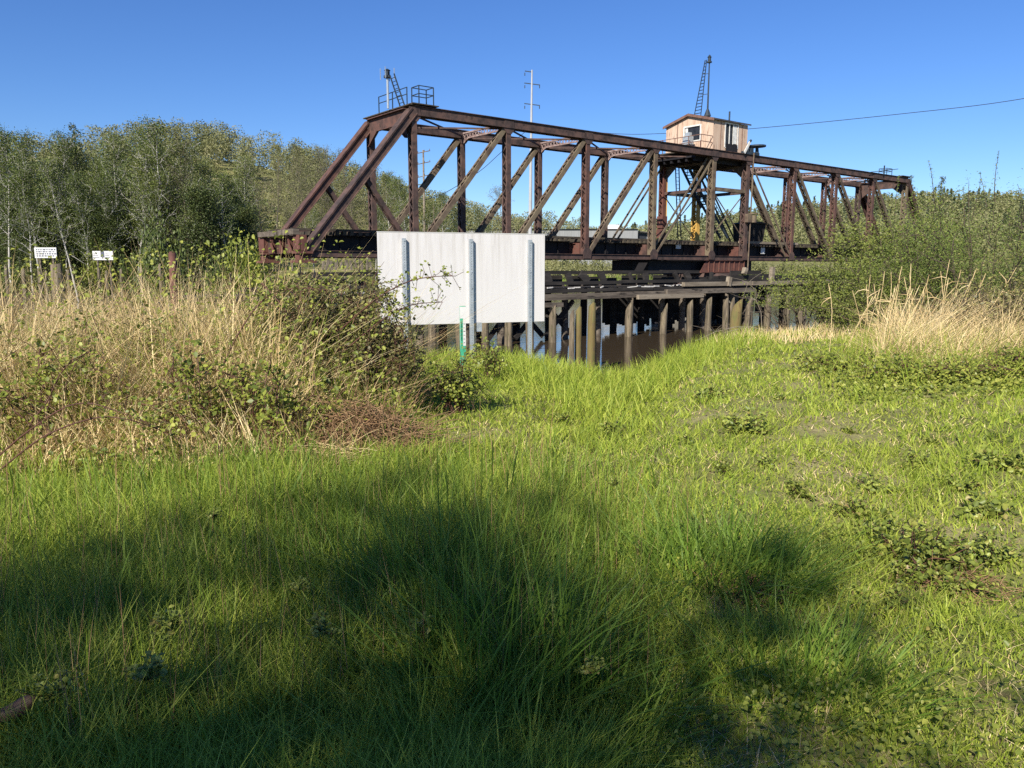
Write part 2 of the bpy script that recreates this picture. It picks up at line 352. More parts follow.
for ti, w in ((0, 0.0), (1, BW)):
    T = lambda i: Vector((SN[i], w, BH)); L_ = lambda i: Vector((SN[i], w, 0))
    for i in range(1, 10): chord('top_chord', T(i), T(i+1), .5, .52, M['rust'])
    for i in range(0, 11):
        mb = MB(); a, b = L_(i), L_(i+1)
        for s in (-1, 1): mb.beam(a, b, .035, .3, off=(s*.2, 0))
        mb.beam(a, b, .6, .03, off=(0, .165)); mb.beam(a, b, .5, .03, off=(0, -.165)); mb.build('bottom_chord', M['rust'], bridge)
    for i in (0, 11):
        a = L_(i); b = T(1 if i == 0 else 10); c = MB(); up = -1 if i else 1
        for s in (-1, 1):
            c.beam(a, b, .05, .44, off=(s*.24, 0)); c.beam(a, b, .15, .035, off=(s*.3, -.21*up)); c.beam(a, b, .1, .035, off=(s*.3, .18*up))
        c.beam(a, b, .72, .04, off=(0, .235*up)); c.build('end_post', M['rust_warm'] if ti else M['rust'], bridge)
        m_ = a.lerp(b, .53); e = L_(1 if i == 0 else 10)
        laced('sub_strut', m_, e, .26, .36, M['rust'])
    for i in range(1, 11):
        mat = M['rust'] if i in (1, 2, 6) or w else M['rust_mossy']
        if i in (3, 4) and not w: mat = M['rust_warm'] if i == 3 else M['rust_mossy']
        if i in (7, 8, 9): mat = M['rust_warm']
        if w and i == 5: mat = M['rust_red']
        if w and i == 6: continue
        laced('vertical_post', L_(i), T(i), .34 if i not in (5, 6) else .4, .5, mat)
    for i in (2, 3, 4):
        laced('diagonal', L_(i-1), T(i), .3, .44, M['rust_mossy']); laced('diagonal', L_(12-i), T(11-i), .3, .44, M['rust_mossy'])
    for a, b in ((L_(4), T(5)), (L_(7), T(6))):
        mb = MB()
        for s in (-1, 1): mb.beam(a, b, .05, .17, off=(s*.17, s*.1))
        mb.build('eyebar_diagonal', M['rust_mossy'], bridge)
    # gusset plates at the joints, bolted outside the webs
    for i in range(1, 11):
        y = w-.285
        for z, d, e in ((BH, -1, .2), (0, 1, .14)):
            mb = MB(); mb.prism([(SN[i]-.36, y, z-e*d), (SN[i]+.36, y, z-e*d), (SN[i]+.44, y, z+.3*d), (SN[i]+.2, y, z+.6*d), (SN[i]-.2, y, z+.6*d), (SN[i]-.44, y, z+.3*d)], (0, -.018, 0))
            mb.build('gusset_plate', M['rust'], bridge)
# far right tower leg carries ochre paint
laced('vertical_post', (SN[6], BW, 0), (SN[6], BW, BH), .46, .6, M['yellow'])['label'] = 'ochre yellow far tower leg'
# yellow cover plate on the far left tower leg
MB().box((SN[5]+.24, BW-.3, 3.6), (SN[5]+.29, BW+.3, 6.9)).build('cover_plate', M['yellow'], bridge)
# sway struts between the trusses, lattice girders under the top chords
def lattice(i):
    mb = MB(); s0 = SN[i]
    a, b = Vector((s0, .28, BH+.08)), Vector((s0, BW-.28, BH+.08)); mb.beam(a, b, .1, .1, side=(1, 0, 0))
    n = 14; low = []
    for k in range(n+1):
        t = k/n; low.append(Vector((s0, .28+t*(BW-.56), BH-.62+(.34 if .12 < t < .88 else .34*min(t, 1-t)/.12)*1)))
    for k in range(n):
        mb.beam(low[k], low[k+1], .09, .09, side=(1, 0, 0))
        p = .28+k/n*(BW-.56); q = .28+(k+1)/n*(BW-.56)
        mb.beam((s0, p, BH+.06), low[k+1], .02, .055, side=(1, 0, 0)); mb.beam(low[k], (s0, q, BH+.06), .02, .055, side=(1, 0, 0))
    mb.build('sway_strut', M['rust_sunlit'], bridge)
for i in (2, 3, 4, 7, 8, 9): lattice(i)
for i in range(1, 10):                          # thin crossing laterals in the top plane
    if i == 5: continue
    mb = MB()
    mb.beam((SN[i], .2, BH-.1), (SN[i+1], BW-.2, BH-.1), .08, .1); mb.beam((SN[i], BW-.2, BH-.12), (SN[i+1], .2, BH-.12), .08, .1, off=(0, -.11))
    mb.build('top_lateral', M['rust'], bridge)
# portals: solid plate with angled knee brackets
for i, d in ((1, -1), (10, 1)):
    mb = MB(); s0 = SN[i]; x = s0+d*.18
    mb.prism([(x, .25, BH+.15), (x, BW-.25, BH+.15), (x, BW-.25, BH-1.5), (x, BW-1.5, BH-.65), (x, 1.5, BH-.65), (x, .25, BH-1.5)], (d*.04, 0, 0))
    mb.beam((x+d*.1, 1.5, BH-.65), (x+d*.1, BW-1.5, BH-.65), .16, .05, side=(1, 0, 0)); mb.beam((x+d*.1, .28, BH+.17), (x+d*.1, BW-.28, BH+.17), .3, .05, side=(1, 0, 0))
    mb.beam((x+d*.1, .28, BH-1.48), (x+d*.1, 1.5, BH-.63), .16, .05, side=(1, 0, 0)); mb.beam((x+d*.1, BW-.28, BH-1.48), (x+d*.1, BW-1.5, BH-.63), .16, .05, side=(1, 0, 0))
    mb.build('portal_frame', M['rust_warm'] if i == 1 else M['rust'], bridge)
# floor system
for i in range(0, 12):
    s0 = SN[i]; d = .02 if i not in (0, 11) else 0
    mb = MB(); mb.box((s0-.02, .3, .05), (s0+.02, BW-.3, 0.95))
    for z in (.05, 0.95): mb.box((s0-.16, .3, z-.02), (s0+.16, BW-.3, z+.02))
    for y in (.6, 1.5, 2.58, 3.6, 4.5): mb.box((s0-.1, y-.03, .08), (s0+.1, y+.03, 0.92))
    # knee plates reaching down and out to the posts
    for y0, y1 in ((.3, .95), (BW-.3, BW-.95)): mb.prism([(s0-.19, y0, .06), (s0-.19, y1, .06), (s0-.19, y1+(y0-y1)*.35, 0.96), (s0-.19, y0, 0.96)], (.02, 0, 0))
    mb.build('floor_beam', M['rust_red'] if i in (3, 6) else M['rust_warm'], bridge)
for y in (1.45, BW-1.45):
    for i in range(11):
        mb = MB(); a, b = SN[i]+.2, SN[i+1]-.2
        mb.box((a, y-.02, .12), (b, y+.02, 1.02)); mb.box((a, y-.15, 1.02), (b, y+.15, 1.06)); mb.box((a, y-.15, .08), (b, y+.15, .12))
        n = max(3, int((b-a)/1.1))
        for k in range(1, n): x = a+(b-a)*k/n; mb.box((x-.04, y-.1, .13), (x+.04, y+.1, 1.01))
        mb.build('stringer', M['tar_and_shade'], bridge)
mb = MB(); s = -.35; rr = random.Random(3)
while s < SN[11]+.35:
    if rr.random() > .07:
        e = rr.uniform(-.12, .12); mb.box((s-.11, .75+e, 1.065+rr.uniform(0, .012)), (s+.11, BW-.75+e+rr.uniform(-.1, .1), 1.27+rr.uniform(-.02, .025)))
    s += .46
mb.build('tie_deck', M['tie'], bridge)
mb = MB()
for y in (.95, BW-.95): mb.box((-.3, y-.1, 1.30), (SN[11]+.3, y+.1, 1.42))
mb.build('guard_timber', M['tie'], bridge)
for y in (BW/2-.72, BW/2+.72):
    MB().box((-.3, y-.035, 1.30), (SN[11]+.3, y+.035, 1.42)).build('rail', M['rust'], bridge)
# end of the left arm: stiffened end panel with brackets and bearing shoes
mb = MB()
mb.box((-.62, -.1, 1.02), (-.28, 2.1, 1.32)); mb.box((-.66, 2.25, 1.0), (-.3, 3.6, 1.3)); mb.box((-.6, 3.7, 1.02), (-.26, BW+.1, 1.3)); mb.build('end_tie', M['timber'], bridge)
for y in (-.02, BW+.02):
    mb = MB(); mb.box((-.44, y-.42, .15), (-.40, y+.42, 1.0))
    for e in (-.38, .38): mb.box((-.40, y+e-.02, .15), (.0, y+e+.02, 1.0))
    mb.box((-.5, y-.5, .0), (.3, y+.5, .12)); mb.box((-.4, y-.3, -.35), (.25, y+.3, 0)); mb.box((-.6, y-.55, -.5), (.45, y+.55, -.36)); mb.build('bearing_bracket', M['rust_red'], bridge)
mb = MB()
for y in (1.3, 2.55, 3.9): mb.box((-.36, y-.07, .1), (-.1, y+.07, 1.0)); mb.prism([(-.36, y-.06, .1), (-.36, y-.06, .7), (-.9+.54, y-.5, .1)], (.04, 0, 0))
mb.box((.3, .4, .1), (.34, BW-.4, .96)); mb.build('end_panel', M['rust_red'], bridge)
# tower: cross struts, rods, stair, centre girder and drum
for w in (0, BW):
    MB().beam((SN[5]+.2, w, 5.55), (SN[6]-.2, w, 5.55), .3, .28).build('tower_strut', M['rust_mossy'], bridge)
    mb = MB()
    for a, b in (((SN[5]+.2, w, 1.7), (SN[6]-.2, w, 5.3)), ((SN[6]-.2, w, 1.7), (SN[5]+.2, w, 5.3))): mb.beam(a, b, .06, .07, off=(.05 if a[0] < b[0] else -.05, 0))
    mb.build('cross_rod', M['rust_mossy'], bridge)
for x in (SN[5], SN[6]):
    mb = MB(); mb.beam((x, .3, 5.5), (x, BW-.3, 5.5), .2, .25, side=(1, 0, 0)); mb.build('tower_tie', M['rust'], bridge)
    mb = MB(); mb.prism([(x, .3, BH-.3), (x, BW-.3, BH-.3), (x, BW-.3, BH-1.7), (x, BW-1.4, BH-.75), (x, 1.4, BH-.75), (x, .3, BH-1.7)], (.05, 0, 0))
    mb.build('tower_knee_frame', M['rust_mossy'], bridge)
mb = MB(); mb.box((SN[5]-1.7, .35, BH-.34), (SN[6]+1.0, BW-.35, BH-.2))
for k in range(6): y = .6+k*.78; mb.box((SN[5]-1.6, y-.1, BH-.6), (SN[6]+.9, y+.1, BH-.34))
mb.build('tower_floor', M['tar_and_shade'], bridge)
def stair(a, b, width, name):
    mb = MB(); a = Vector(a); b = Vector(b); n = max(4, int((b-a).length/.3))
    for s in (-1, 1):
        mb.beam(a, b, .06, .24, off=(s*width/2, 0)); mb.beam(a+Vector((0, 0, .95)), b+Vector((0, 0, .95)), .05, .05, off=(s*width/2, 0))
        for k in range(0, n, 4): p = a.lerp(b, k/n)+Vector((0, s*width/2, 0)); mb.beam(p, p+Vector((0, 0, .95)), .04, .04)
    for k in range(1, n): p = a.lerp(b, k/n); mb.box((p.x-.1, p.y-width/2+.04, p.z-.02), (p.x+.1, p.y+width/2-.04, p.z+.02))
    mb.build(name, M['dark_iron'], bridge)
stair((SN[5]+.7, 3.4, BH-.6), (SN[6]-1.0, 3.4, 4.4), .75, 'stair'); stair((SN[5]+1.4, 2.2, 5.2), (SN[6]+.3, 2.2, 1.75), .75, 'stair')
mb = MB(); a = Vector((SN[5]+.9, 4.4, BH-.5)); b = Vector((SN[5]+1.5, 4.4, 1.7))
for s in (-.22, .22): mb.beam(a+Vector((s, 0, 0)), b+Vector((s, 0, 0)), .07, .07)
for k in range(1, 20): p = a.lerp(b, k/20); mb.beam(p-Vector((.2, 0, 0)), p+Vector((.2, 0, 0)), .03, .03)
mb.build('ladder', M['dark_iron'], bridge)
# centre girder with stiffeners seen below the bottom chord, cross girder behind with its shadow painted black, drum on its pier
xa, xb = SN[5]-.9, SN[6]+.12
mb = MB(); mb.prism([(xa+.5, -.1, -.2), (xb, -.1, -.2), (xb, -.1, -1.15), (xa-.3, -.1, -1.15)], (0, .04, 0)); mb.box((xa-.3, -.25, -1.2), (xb, .1, -1.15)); mb.box((xa, -.25, -.215), (xb, .1, -.185))
for k in range(8): x = xa+.75+k*(xb-xa-.8)/7; mb.box((x-.03, -.2, -1.14), (x+.03, -.101, -.22))
mb.build('centre_girder', M['rust_red'], bridge)
mb = MB(); mb.box((SN[4]+.4, .6, -1.3), (SN[6]+2.2, .66, -.2)); mb.box((SN[4]+.4, BW-.66, -1.3), (SN[6]+2.2, BW-.6, -.2)); mb.box((SN[4]+.4, .66, -1.3), (SN[4]+.46, BW-.66, -.2)); mb.box((SN[6]+2.14, .66, -1.3), (SN[6]+2.2, BW-.66, -.2)); mb.build('drum_frame', M['tar_and_shade'], bridge)
cx = (SN[5]+SN[6])/2
mb = MB(); mb.tube([(cx, BW/2, -2.1), (cx, BW/2, -1.25)], [3.2, 3.2], 36); mb.tube([(cx, BW/2, -2.35), (cx, BW/2, -2.1)], [3.45, 3.45], 36); mb.build('turntable_drum', M['rust'], bridge)
# odd ironwork round the right-hand tower legs
p0, p1 = S(754, 153, -.5), S(747.5, 273, -.5)
MB().tube([p0, p1], .06, 8).build('operating_shaft', M['rust_mossy'], bridge)
mb = MB(); mb.box((SN[6]-.3, -.62, 3.0), (SN[6]+.3, -.29, 3.7)); mb.tube([(SN[6]+.55, -.5, 3.0), (SN[6]+.55, -.5, 3.6)], [.3, .3], 12); mb.tube([(SN[6]+.55, -.5, 3.7), (SN[6]+.55, -.5, 3.78)], [.42, .42], 14); mb.build('gear_case', M['rust_mossy'], bridge)
mb = MB(); p = S(757, 147, -.1); q = S(757, 157, -.1)
mb.tube([p, p+Vector((0, 0, .12))], [.75, .75], 16); mb.tube([q, p], [.18, .12], 10)
mb.box((SN[6]-.9, -.4, BH+.27), (SN[6]+1.2, .6, BH+.5)); mb.box((SN[6]+.1, -.3, BH+.5), (SN[6]+.5, .2, BH+.85)); mb.tube([(SN[6]-.1, -.1, BH+1.05), (SN[6]+.35, -.1, BH+1.5)], .1, 8); mb.build('capstan_gear', M['dark_iron'], bridge)
mb = MB(); mb.beam((SN[6]-1.0, -.46, BH+.3), (SN[6]-.3, -.46, BH+1.25), .05, .22); mb.build('prop_board', M['white_wood'], bridge)
mb = MB(); mb.box((SN[5]-.3, BW-.35, 2.6), (SN[5]+.3, BW+.3, 3.6)); mb.box((SN[5]-.34, BW-.4, 1.75), (SN[5]+.1, BW+.3, 2.5)); mb.build('lock_box', M['rust_red'], bridge)
# white notices on the deck
for px, py in ((678.5, 245), (763, 250.5)):
    p = S(px, py, 1.2); MB().box((p.x-.3, 1.2, p.z-.3), (p.x+.3, 1.23, p.z+.25)).build('notice_plate', M['white_paint'], bridge)
mb = MB(); mb.box((SN[6]+.5, .7, 1.30), (SN[6]+9.5, .85, 1.5)); mb.build('deck_plank', M['timber_pale'], bridge)
# railings and end platforms on the top
def railbox(s0, s1, w0, w1, z0, h, name='guard_rail', closed=True):
    mb = MB(); c = [(s0, w0), (s1, w0), (s1, w1), (s0, w1)]
    for x, y in c: mb.beam((x, y, z0), (x, y, z0+h), .05, .05, side=(1, 0, 0))
    for k in range(4 if closed else 3):
        (xa_, ya), (xb_, yb) = c[k], c[(k+1) % 4]
        for z in (h, h*.55): mb.beam((xa_, ya, z0+z), (xb_, yb, z0+z), .045, .045, side=(0, 0, 1))
    mb.build(name, M['dark_iron'], bridge)
for i, d in ((1, 1), (10, -1)):
    mb = MB(); mb.box((SN[i]-.35, -.3, BH+.3), (SN[i]+.35, BW+.3, BH+.36)); mb.box((SN[i]-.2 if d > 0 else SN[i]-1.6, -.45, BH+.361), (SN[i]+1.6 if d > 0 else SN[i]+.2, .5, BH+.42)); mb.build('end_platform', M['tie'], bridge)
railbox(SN[1]+.25, SN[1]+1.25, -.4, .4, BH+.42, 1.0)
mb = MB(); y1 = 3.6
for z in (.62, 1.0): mb.beam((SN[1]-.2, .2, BH+.36+z), (SN[1]-.2, y1, BH+.36+z), .04, .04, side=(0, 0, 1))
for y in (.2, 1.9, y1): mb.beam((SN[1]-.2, y, BH+.36), (SN[1]-.2, y, BH+1.38), .05, .05, side=(1, 0, 0))
mb.build('guard_rail', M['dark_iron'], bridge)
pa, pb = S(886.5, 175, -.4), S(892, 171, -.4)
railbox(pa.x, pb.x, -.4, .4, BH+.3, max(.6, pb.z-BH-.3))
pc, pd, pe = S(869, 172.3, -.45), S(898, 169, -.45), S(884.5, 165.5, -.45)
mb = MB(); mb.beam(pc, pd, .05, .06); mb.beam((pe.x, -.45, BH+.2), pe, .1, .1, side=(1, 0, 0)); mb.build('light_arm', M['dark_iron'], bridge)

# pier beneath the turntable
pier = empty('bridge_pier', 'round dark stone pier under the middle of the swing bridge', 'pier', B0+BD*cx+BN*(BW/2)+Vector((0, 0, -7.8)), ANG)
MB().tube([(0, 0, 0), (0, 0, 5.15), (0, 0, 5.4)], [4.3, 4.0, 4.2], 36).build('pier_shaft', M['concrete'], pier)
MB().tube([(0, 0, 3.6), (0, 0, 4.1)], [4.35, 4.3], 36, cap=False).build('band', M['timber_dark'], pier)

# signal mast on the left portal
b_ = S(388, 104, 1.9)
mast = empty('signal_mast', 'short navigation light mast on the left end of the bridge top', 'mast', B0+BD*b_.x+BN*b_.y+Vector((0, 0, BH+.38)), ANG)
top = (S(388, 78, 1.9).z-BH-.38)
MB().tube([(0, 0, 0), (0, 0, top)], .07, 8).build('pole', M['galv'], mast)
mb = MB()
for y in (-.85, -1.35): mb.beam((.35, y, 0), (.0, y+.55, top+.1), .06, .06)
for k in range(1, 9): t = k/9; mb.beam((.35-.35*t, -.85+.55*t, (top+.1)*t), (.35-.35*t, -1.35+.55*t, (top+.1)*t), .03, .03)
mb.build('ladder', M['dark_iron'], mast)
mb = MB(); mb.tube([(0, 0, top), (0, 0, top+.12)], .22, 10); mb.tube([(0, 0, top+.12), (0, 0, top+.42)], .15, 10); mb.tube([(0, 0, top+.42), (0, 0, top+.52)], [.2, .05], 10); mb.build('lantern', M['dark_iron'], mast)
mb = MB()
for x, y in ((.3, .3), (-.3, .3), (-.3, -.3), (.3, -.3)): mb.beam((x, y, top-.1), (x, y, top+.55), .035, .035, side=(1, 0, 0))
mb.build('cage', M['galv'], mast)

# ------------------------------------------------------------------ operator's house on the tower
hs0, hs1 = SN[5]-.1, SN[6]-.1
HZ = BH+.3
house = empty('operator_house', 'small tan plywood cabin with a low gable roof on top of the bridge', 'cabin', B0+BD*hs0+Vector((0, 0, HZ)), ANG)
HL, HWD, EV, PK = hs1-hs0, BW-.25, 2.35, 3.0
def opening_wall(name, length, height_pts, holes, frame_fn):
    """wall in (a, z) with rectangular holes, 6 cm thick, built as strips between hole edges"""
    mb = MB(); cuts = sorted({0, length, *[h[0] for h in holes], *[h[1] for h in holes], *[p[0] for p in height_pts]})
    def top_at(a):
        for (a0, z0), (a1, z1) in zip(height_pts, height_pts[1:]):
            if a0 <= a <= a1+1e-9: return z0+(z1-z0)*(a-a0)/(a1-a0)
    for a0, a1 in zip(cuts, cuts[1:]):
        hs = [h for h in holes if h[0] <= a0 and h[1] >= a1]
        segs = [(0, hs[0][2]), (hs[0][3], None)] if hs else [(0, None)]
        for z0, z1 in segs:
            t0, t1 = (top_at(a0), top_at(a1)) if z1 is None else (z1, z1)
            if t0-z0 < .01: continue
            mb.prism([frame_fn(a0, z0, 0), frame_fn(a1, z0, 0), frame_fn(a1, t1, 0), frame_fn(a0, t0, 0)], Vector(frame_fn(0, 0, .06))-Vector(frame_fn(0, 0, 0)))
    return mb.build(name, M['ply'], house)
gab = lambda a, z, t: (t, HWD-a-.05, z)          # left gable: a runs from the far corner to the near corner
front = lambda a, z, t: (a, t-.05, z)
gh = [(0, EV), (HWD/2, PK), (HWD, EV)]
opening_wall('gable_wall', HWD, gh, [(2.0, 3.6, .95, 2.05)], gab)
opening_wall('gable_wall', HWD, gh, [], lambda a, z, t: (HL-t, HWD-a-.05, z))
opening_wall('side_wall', HL-.14, [(0, EV), (HL-.14, EV)], [(1.5, 3.1, .35, 2.2)], lambda a, z, t: front(a+.07, z, t))
opening_wall('side_wall', HL-.14, [(0, EV), (HL-.14, EV)], [], lambda a, z, t: (a+.07, HWD-.05-t, z))
MB().box((.08, .04, 0.0), (HL-.08, HWD-.14, .04)).build('floor', M['gloom'], house)
MB().box((.5, .4, .05), (HL-.3, HWD-.5, 2.3)).build('unlit_interior_block', M['gloom'], house)  # dark-coloured block stands in for the unlit inside of the cabin
mb = MB()
for s in (-1, 1):
    y0 = HWD/2-.05; y1 = (HWD+.2-.05) if s > 0 else -.25
    zz = EV-.2*(PK-EV)/(HWD/2)
    mb.prism([(-.2, y0, PK+.02), (-.2, y1, zz+.02), (-.2, y1, zz+.14), (-.2, y0, PK+.14)], (HL+.4, 0, 0))
rf = mb.build('roof', M['roof'], house)
mb = MB()
for s in (-1, 1):
    y0 = HWD/2-.05; y1 = (HWD+.2-.05) if s > 0 else -.25; zz = EV-.2*(PK-EV)/(HWD/2)
    mb.prism([(-.24, y0, PK-.08), (-.24, y1, zz-.08), (-.24, y1, zz+.12), (-.24, y0, PK+.12)], (.038, 0, 0))
mb.build('barge_board', M['trim'], rf)
MB().tube([(HL*.75, 1.0, 2.6), (HL*.75, 1.0, 3.5)], .07, 8).build('stove_pipe', M['dark_iron'], rf)
# batten strips over the plywood joints
mb = MB()
for a in (1.25, HWD-1.25):
    z1_ = EV+(PK-EV)*min(a, HWD-a)/(HWD/2)-.05; mb.box((-.022, HWD-.05-a-.03, .02), (-.001, HWD-.05-a+.03, z1_))
mb.build('batten', M['trim'], house)
mb = MB(); mb.box((.95, -.075, .02), (1.0, -.052, EV-.1)); mb.build('batten', M['trim'], house)
mb = MB(); mb.box((HL-.75, -.075, .02), (HL-.7, -.052, EV-.1)); mb.build('batten', M['trim'], house)
# gable window
gw = MB(); A0, A1, Z0, Z1 = 2.0, 3.6, .95, 2.05
def gwbox(a0, a1, z0, z1, x0, x1): gw.box((x0, HWD-.05-a1, z0), (x1, HWD-.05-a0, z1))
gwbox(A0-.12, A0, Z0-.1, Z1+.12, -.04, .03); gwbox(A1, A1+.12, Z0-.1, Z1+.12, -.04, .03); gwbox(A0, A1, Z1, Z1+.12, -.04, .03); gwbox(A0, A1, Z0-.1, Z0, -.04, .03)
wf = gw.build('window', M['white_wood'], house)
gw = MB(); gwbox(A0, A1, Z0, Z1, .07, .09); gw.build('pane', M['gloom'], wf)
gw = MB(); gwbox(A0+.05, A0+.3, Z0+.02, Z1-.02, .03, .06); gw.build('sash', M['white_wood'], wf)
# side window
gw = MB(); a0, a1, z0, z1 = 1.57, 3.17, .35, 2.2
for b in ((a0-.1, a0, z0, z1+.1), (a1, a1+.1, z0, z1+.1), (a0, a1, z1, z1+.1)): gw.box((b[0], -.09, b[2]), (b[1], -.02, b[3]))
for a in (2.1, 2.6): gw.box((a-.04, -.07, z0), (a+.04, -.03, z1))
gw.box((a0, -.1, z0-.06), (a1, 0, z0)); wf = gw.build('window', M['white_wood'], house)
gw = MB(); gw.box((a0, .015, z0), (a1, .03, z1)); gw.build('pane', M['gloom'], wf)
gw = MB(); gw.box((2.64, -.05, .7), (3.1, -.02, z1-.05)); gw.build('blind', M['white_wood'], wf)
gw = MB(); gw.box((a0+.05, -.16, -.05), (a1-.1, -.08, .62)); gw.build('dark_panel', M['tar_and_shade'], house)
# gallery with rail in front of the gable
gal = empty('gallery', 'narrow railed gallery in front of the cabin gable window', 'gallery', house.location, ANG)
MB().box((-1.6, -.1, -.12), (-.02, HWD-.2, -.03)).build('deck', M['tie'], gal)
mb = MB()
for y in (-.05, 1.2, 2.6, 3.9, HWD-.25):
    mb.beam((-1.5, y, -.03), (-1.5, y, 1.05), .05, .05, side=(1, 0, 0))
for z in (1.05, .55): mb.beam((-1.5, -.05, z), (-1.5, HWD-.25, z), .05, .05, side=(0, 0, 1)); mb.beam((-1.5, -.05, z), (-.06, -.05, z), .05, .05, side=(0, 0, 1))
mb.build('railing', M['trim'], gal)
mb = MB(); mb.tube([(-.9, 1.75, -.03), (-.9, 1.75, .5)], .06, 8); mb.box((-1.15, 1.4, .5), (-.65, 2.1, 1.15)); mb.box((-1.05, 1.5, 1.15), (-.75, 1.95, 1.45)); mb.tube([(-.9, 2.1, .8), (-.9, 2.9, .45)], .06, 8)
o = mb.build('winch_box', M['galv'], None); o.location = house.location; o.rotation_euler = (0, 0, ANG)
tag(o, 'pale grey winch box on a stalk in front of the cabin window', 'winch')
# lamp mast with ladder on the roof
lm = empty('roof_mast', 'tall thin mast with a leaning ladder on the cabin roof', 'mast', B0+BD*(hs0+HL*.22)+BN*(HWD*.28)+Vector((0, 0, HZ+PK-.1)), ANG)
w_ = HWD*.28; top = S(706.5, 62, w_).z-(HZ+PK-.1)
MB().tube([(0, 0, 0), (0, 0, top)], [.075, .05], 8).build('pole', M['dark_iron'], lm)
mb = MB(); mb.tube([(0, 0, 0), (0, 0, .55)], [.3, .1], 8); mb.build('foot', M['dark_iron'], lm)
mb = MB()
for dy, tt in ((1.15, top+.25), (.45, top+.25)): mb.beam((-.3, dy, .05), (-.1, .12+dy*.2, tt), .045, .06)
for k in range(1, 17):
    t = k/17; f = lambda dy: (-.3+.2*t, dy+(.12+dy*.2-dy)*t, .05+(top+.2)*t); mb.beam(f(1.15), f(.45), .045, .045)
for z in (top*.42, top*.8): mb.beam((0, 0, z), (-.2, .9-.6*z/top, z), .04, .04)
mb.build('ladder', M['dark_iron'], lm)
mb = MB(); mb.tube([(0, 0, top), (0, 0, top+.1)], .2, 8); mb.tube([(0, 0, top+.1), (0, 0, top+.42)], .13, 8); mb.tube([(0, 0, top+.42), (0, 0, top+.62)], [.18, .03], 8)
mb.build('lamp', M['dark_iron'], lm)
# dark tapered shed on the deck
ss = S(748, 246, 4.2)
shed = empty('deck_shed', 'dark plank shed with a wider flat top beside the tower leg', 'shed', B0+BD*ss.x+BN*4.2+Vector((0, 0, 1.28)), ANG)
hh = S(748, 224, 4.2).z-1.28
mb = MB(); mb.add([(-1.05, -.8, 0), (1.05, -.8, 0), (1.05, .8, 0), (-1.05, .8, 0), (-1.25, -.95, hh), (1.25, -.95, hh), (1.25, .95, hh), (-1.25, .95, hh)], [(0,3,2,1),(4,5,6,7),(0,1,5,4),(1,2,6,5),(2,3,7,6),(3,0,4,7)])
for k in range(7): x = -1.05+k*.35; mb.beam((x, -.815, 0), (x*1.19, -.965, hh), .03, .03)
mb.build('wall', M['timber_dark'], shed)
mb = MB(); mb.prism([(-1.45, -1.1, hh+.003), (1.45, -1.1, hh+.003), (.3, -1.1, hh+.2), (-.3, -1.1, hh+.2)], (0, 2.2, 0)); mb.build('roof', M['tie'], shed)
# ------------------------------------------------------------------ timber fender under and in front of the bridge
FW = -5.0                                             # front face, metres in front of the near truss
zf = lambda py, px=620: S(px, py, FW).z
FB = B0.copy()
fender = empty('timber_fender', 'long weathered timber fender on piles in front of the rusty bridge', 'fender', FB, ANG)
sA, sB, sC = S(175, 275, FW).x, S(700, 290, FW).x, S(905, 290, FW).x
frr = random.Random(11)
def waler(name, s0, s1, py0, py1, mat, dy=0, th=.3, broken=True, px=620, sag=.05):
    """horizontal timber made of butted lengths, each a little out of line"""
    z1, z0 = zf(py0, px), zf(py1, px); mb = MB(); s = s0
    while s < s1-.2:
        e = min(s+frr.uniform(5, 9), s1); j = frr.uniform(-sag, sag)
        mb.beam((s, FW+dy+frr.uniform(-.03, .03), (z0+z1)/2+j), (e-.03, FW+dy+frr.uniform(-.03, .03), (z0+z1)/2+j*.3), th, z1-z0); s = e
    return mb.build(name, mat, fender)
waler('top_rail', sA+6, sB+1, 271, 274.2, M['timber_dark'], 1.0)
waler('waler', sA+3, sB+3, 281, 284.2, M['timber_dark'], .5)
waler('waler', sA, sC, 288.0, 291.2, M['timber_dark'], .12)
waler('waler', sA+8, sB-1, 292.0, 297.6, M['timber'], -.12)
waler('waler', S(632, 296, FW).x, S(697, 296, FW).x, 295.5, 300, M['timber_pale'], -.5, .25)
waler('waler', S(520, 302, FW).x, S(558, 302, FW).x, 300, 304, M['timber'], -.4, .25)
waler('waler', sB-2, sC, 284, 288.5, M['timber_pale'], -.1)
waler('waler', sB-4, sB+6, 291, 296, M['timber'], -.3)
# plank wall to the right, stub posts
z1, z0 = zf(270.5, 730), zf(284, 730); a, b = S(730.5, 280, FW).x, S(762, 280, FW).x; mb = MB(); n = 3
for k in range(n):
    zz = z0+(z1-z0)*k/n; mb.box((a, FW-.05+.02*k, zz+.01), (b+frr.uniform(-.3, .3), FW+.1, zz+(z1-z0)/n-.015))
mb.build('plank_wall', M['timber_dark'], fender)
zz0, zz1 = zf(273.5), zf(281.2); s = sA+7
while s < sB+3:                                       # short blocks between the two upper rails
    if frr.random() < .8:
        w_ = frr.uniform(.5, 1.5); mb = MB(); mb.beam((s, FW+.8, zz0+.02), (s+frr.uniform(-.7, .8), FW+.7, zz1-.02), .2, w_*.35); mb.build('spacer_block', M['timber_dark'], fender)
    s += frr.uniform(1.0, 2.2)
s = sA+6
while s < sC-3:
    mb = MB().box((s, FW+1.5, zf(286)), (s+frr.uniform(.9, 1.6), FW+1.58, zf(275)-frr.uniform(0, .25))); mb.build('back_plank', M['timber_dark'], fender); s += frr.uniform(1.3, 1.9)
mb = MB(); s = sA+7; zz = zf(288)
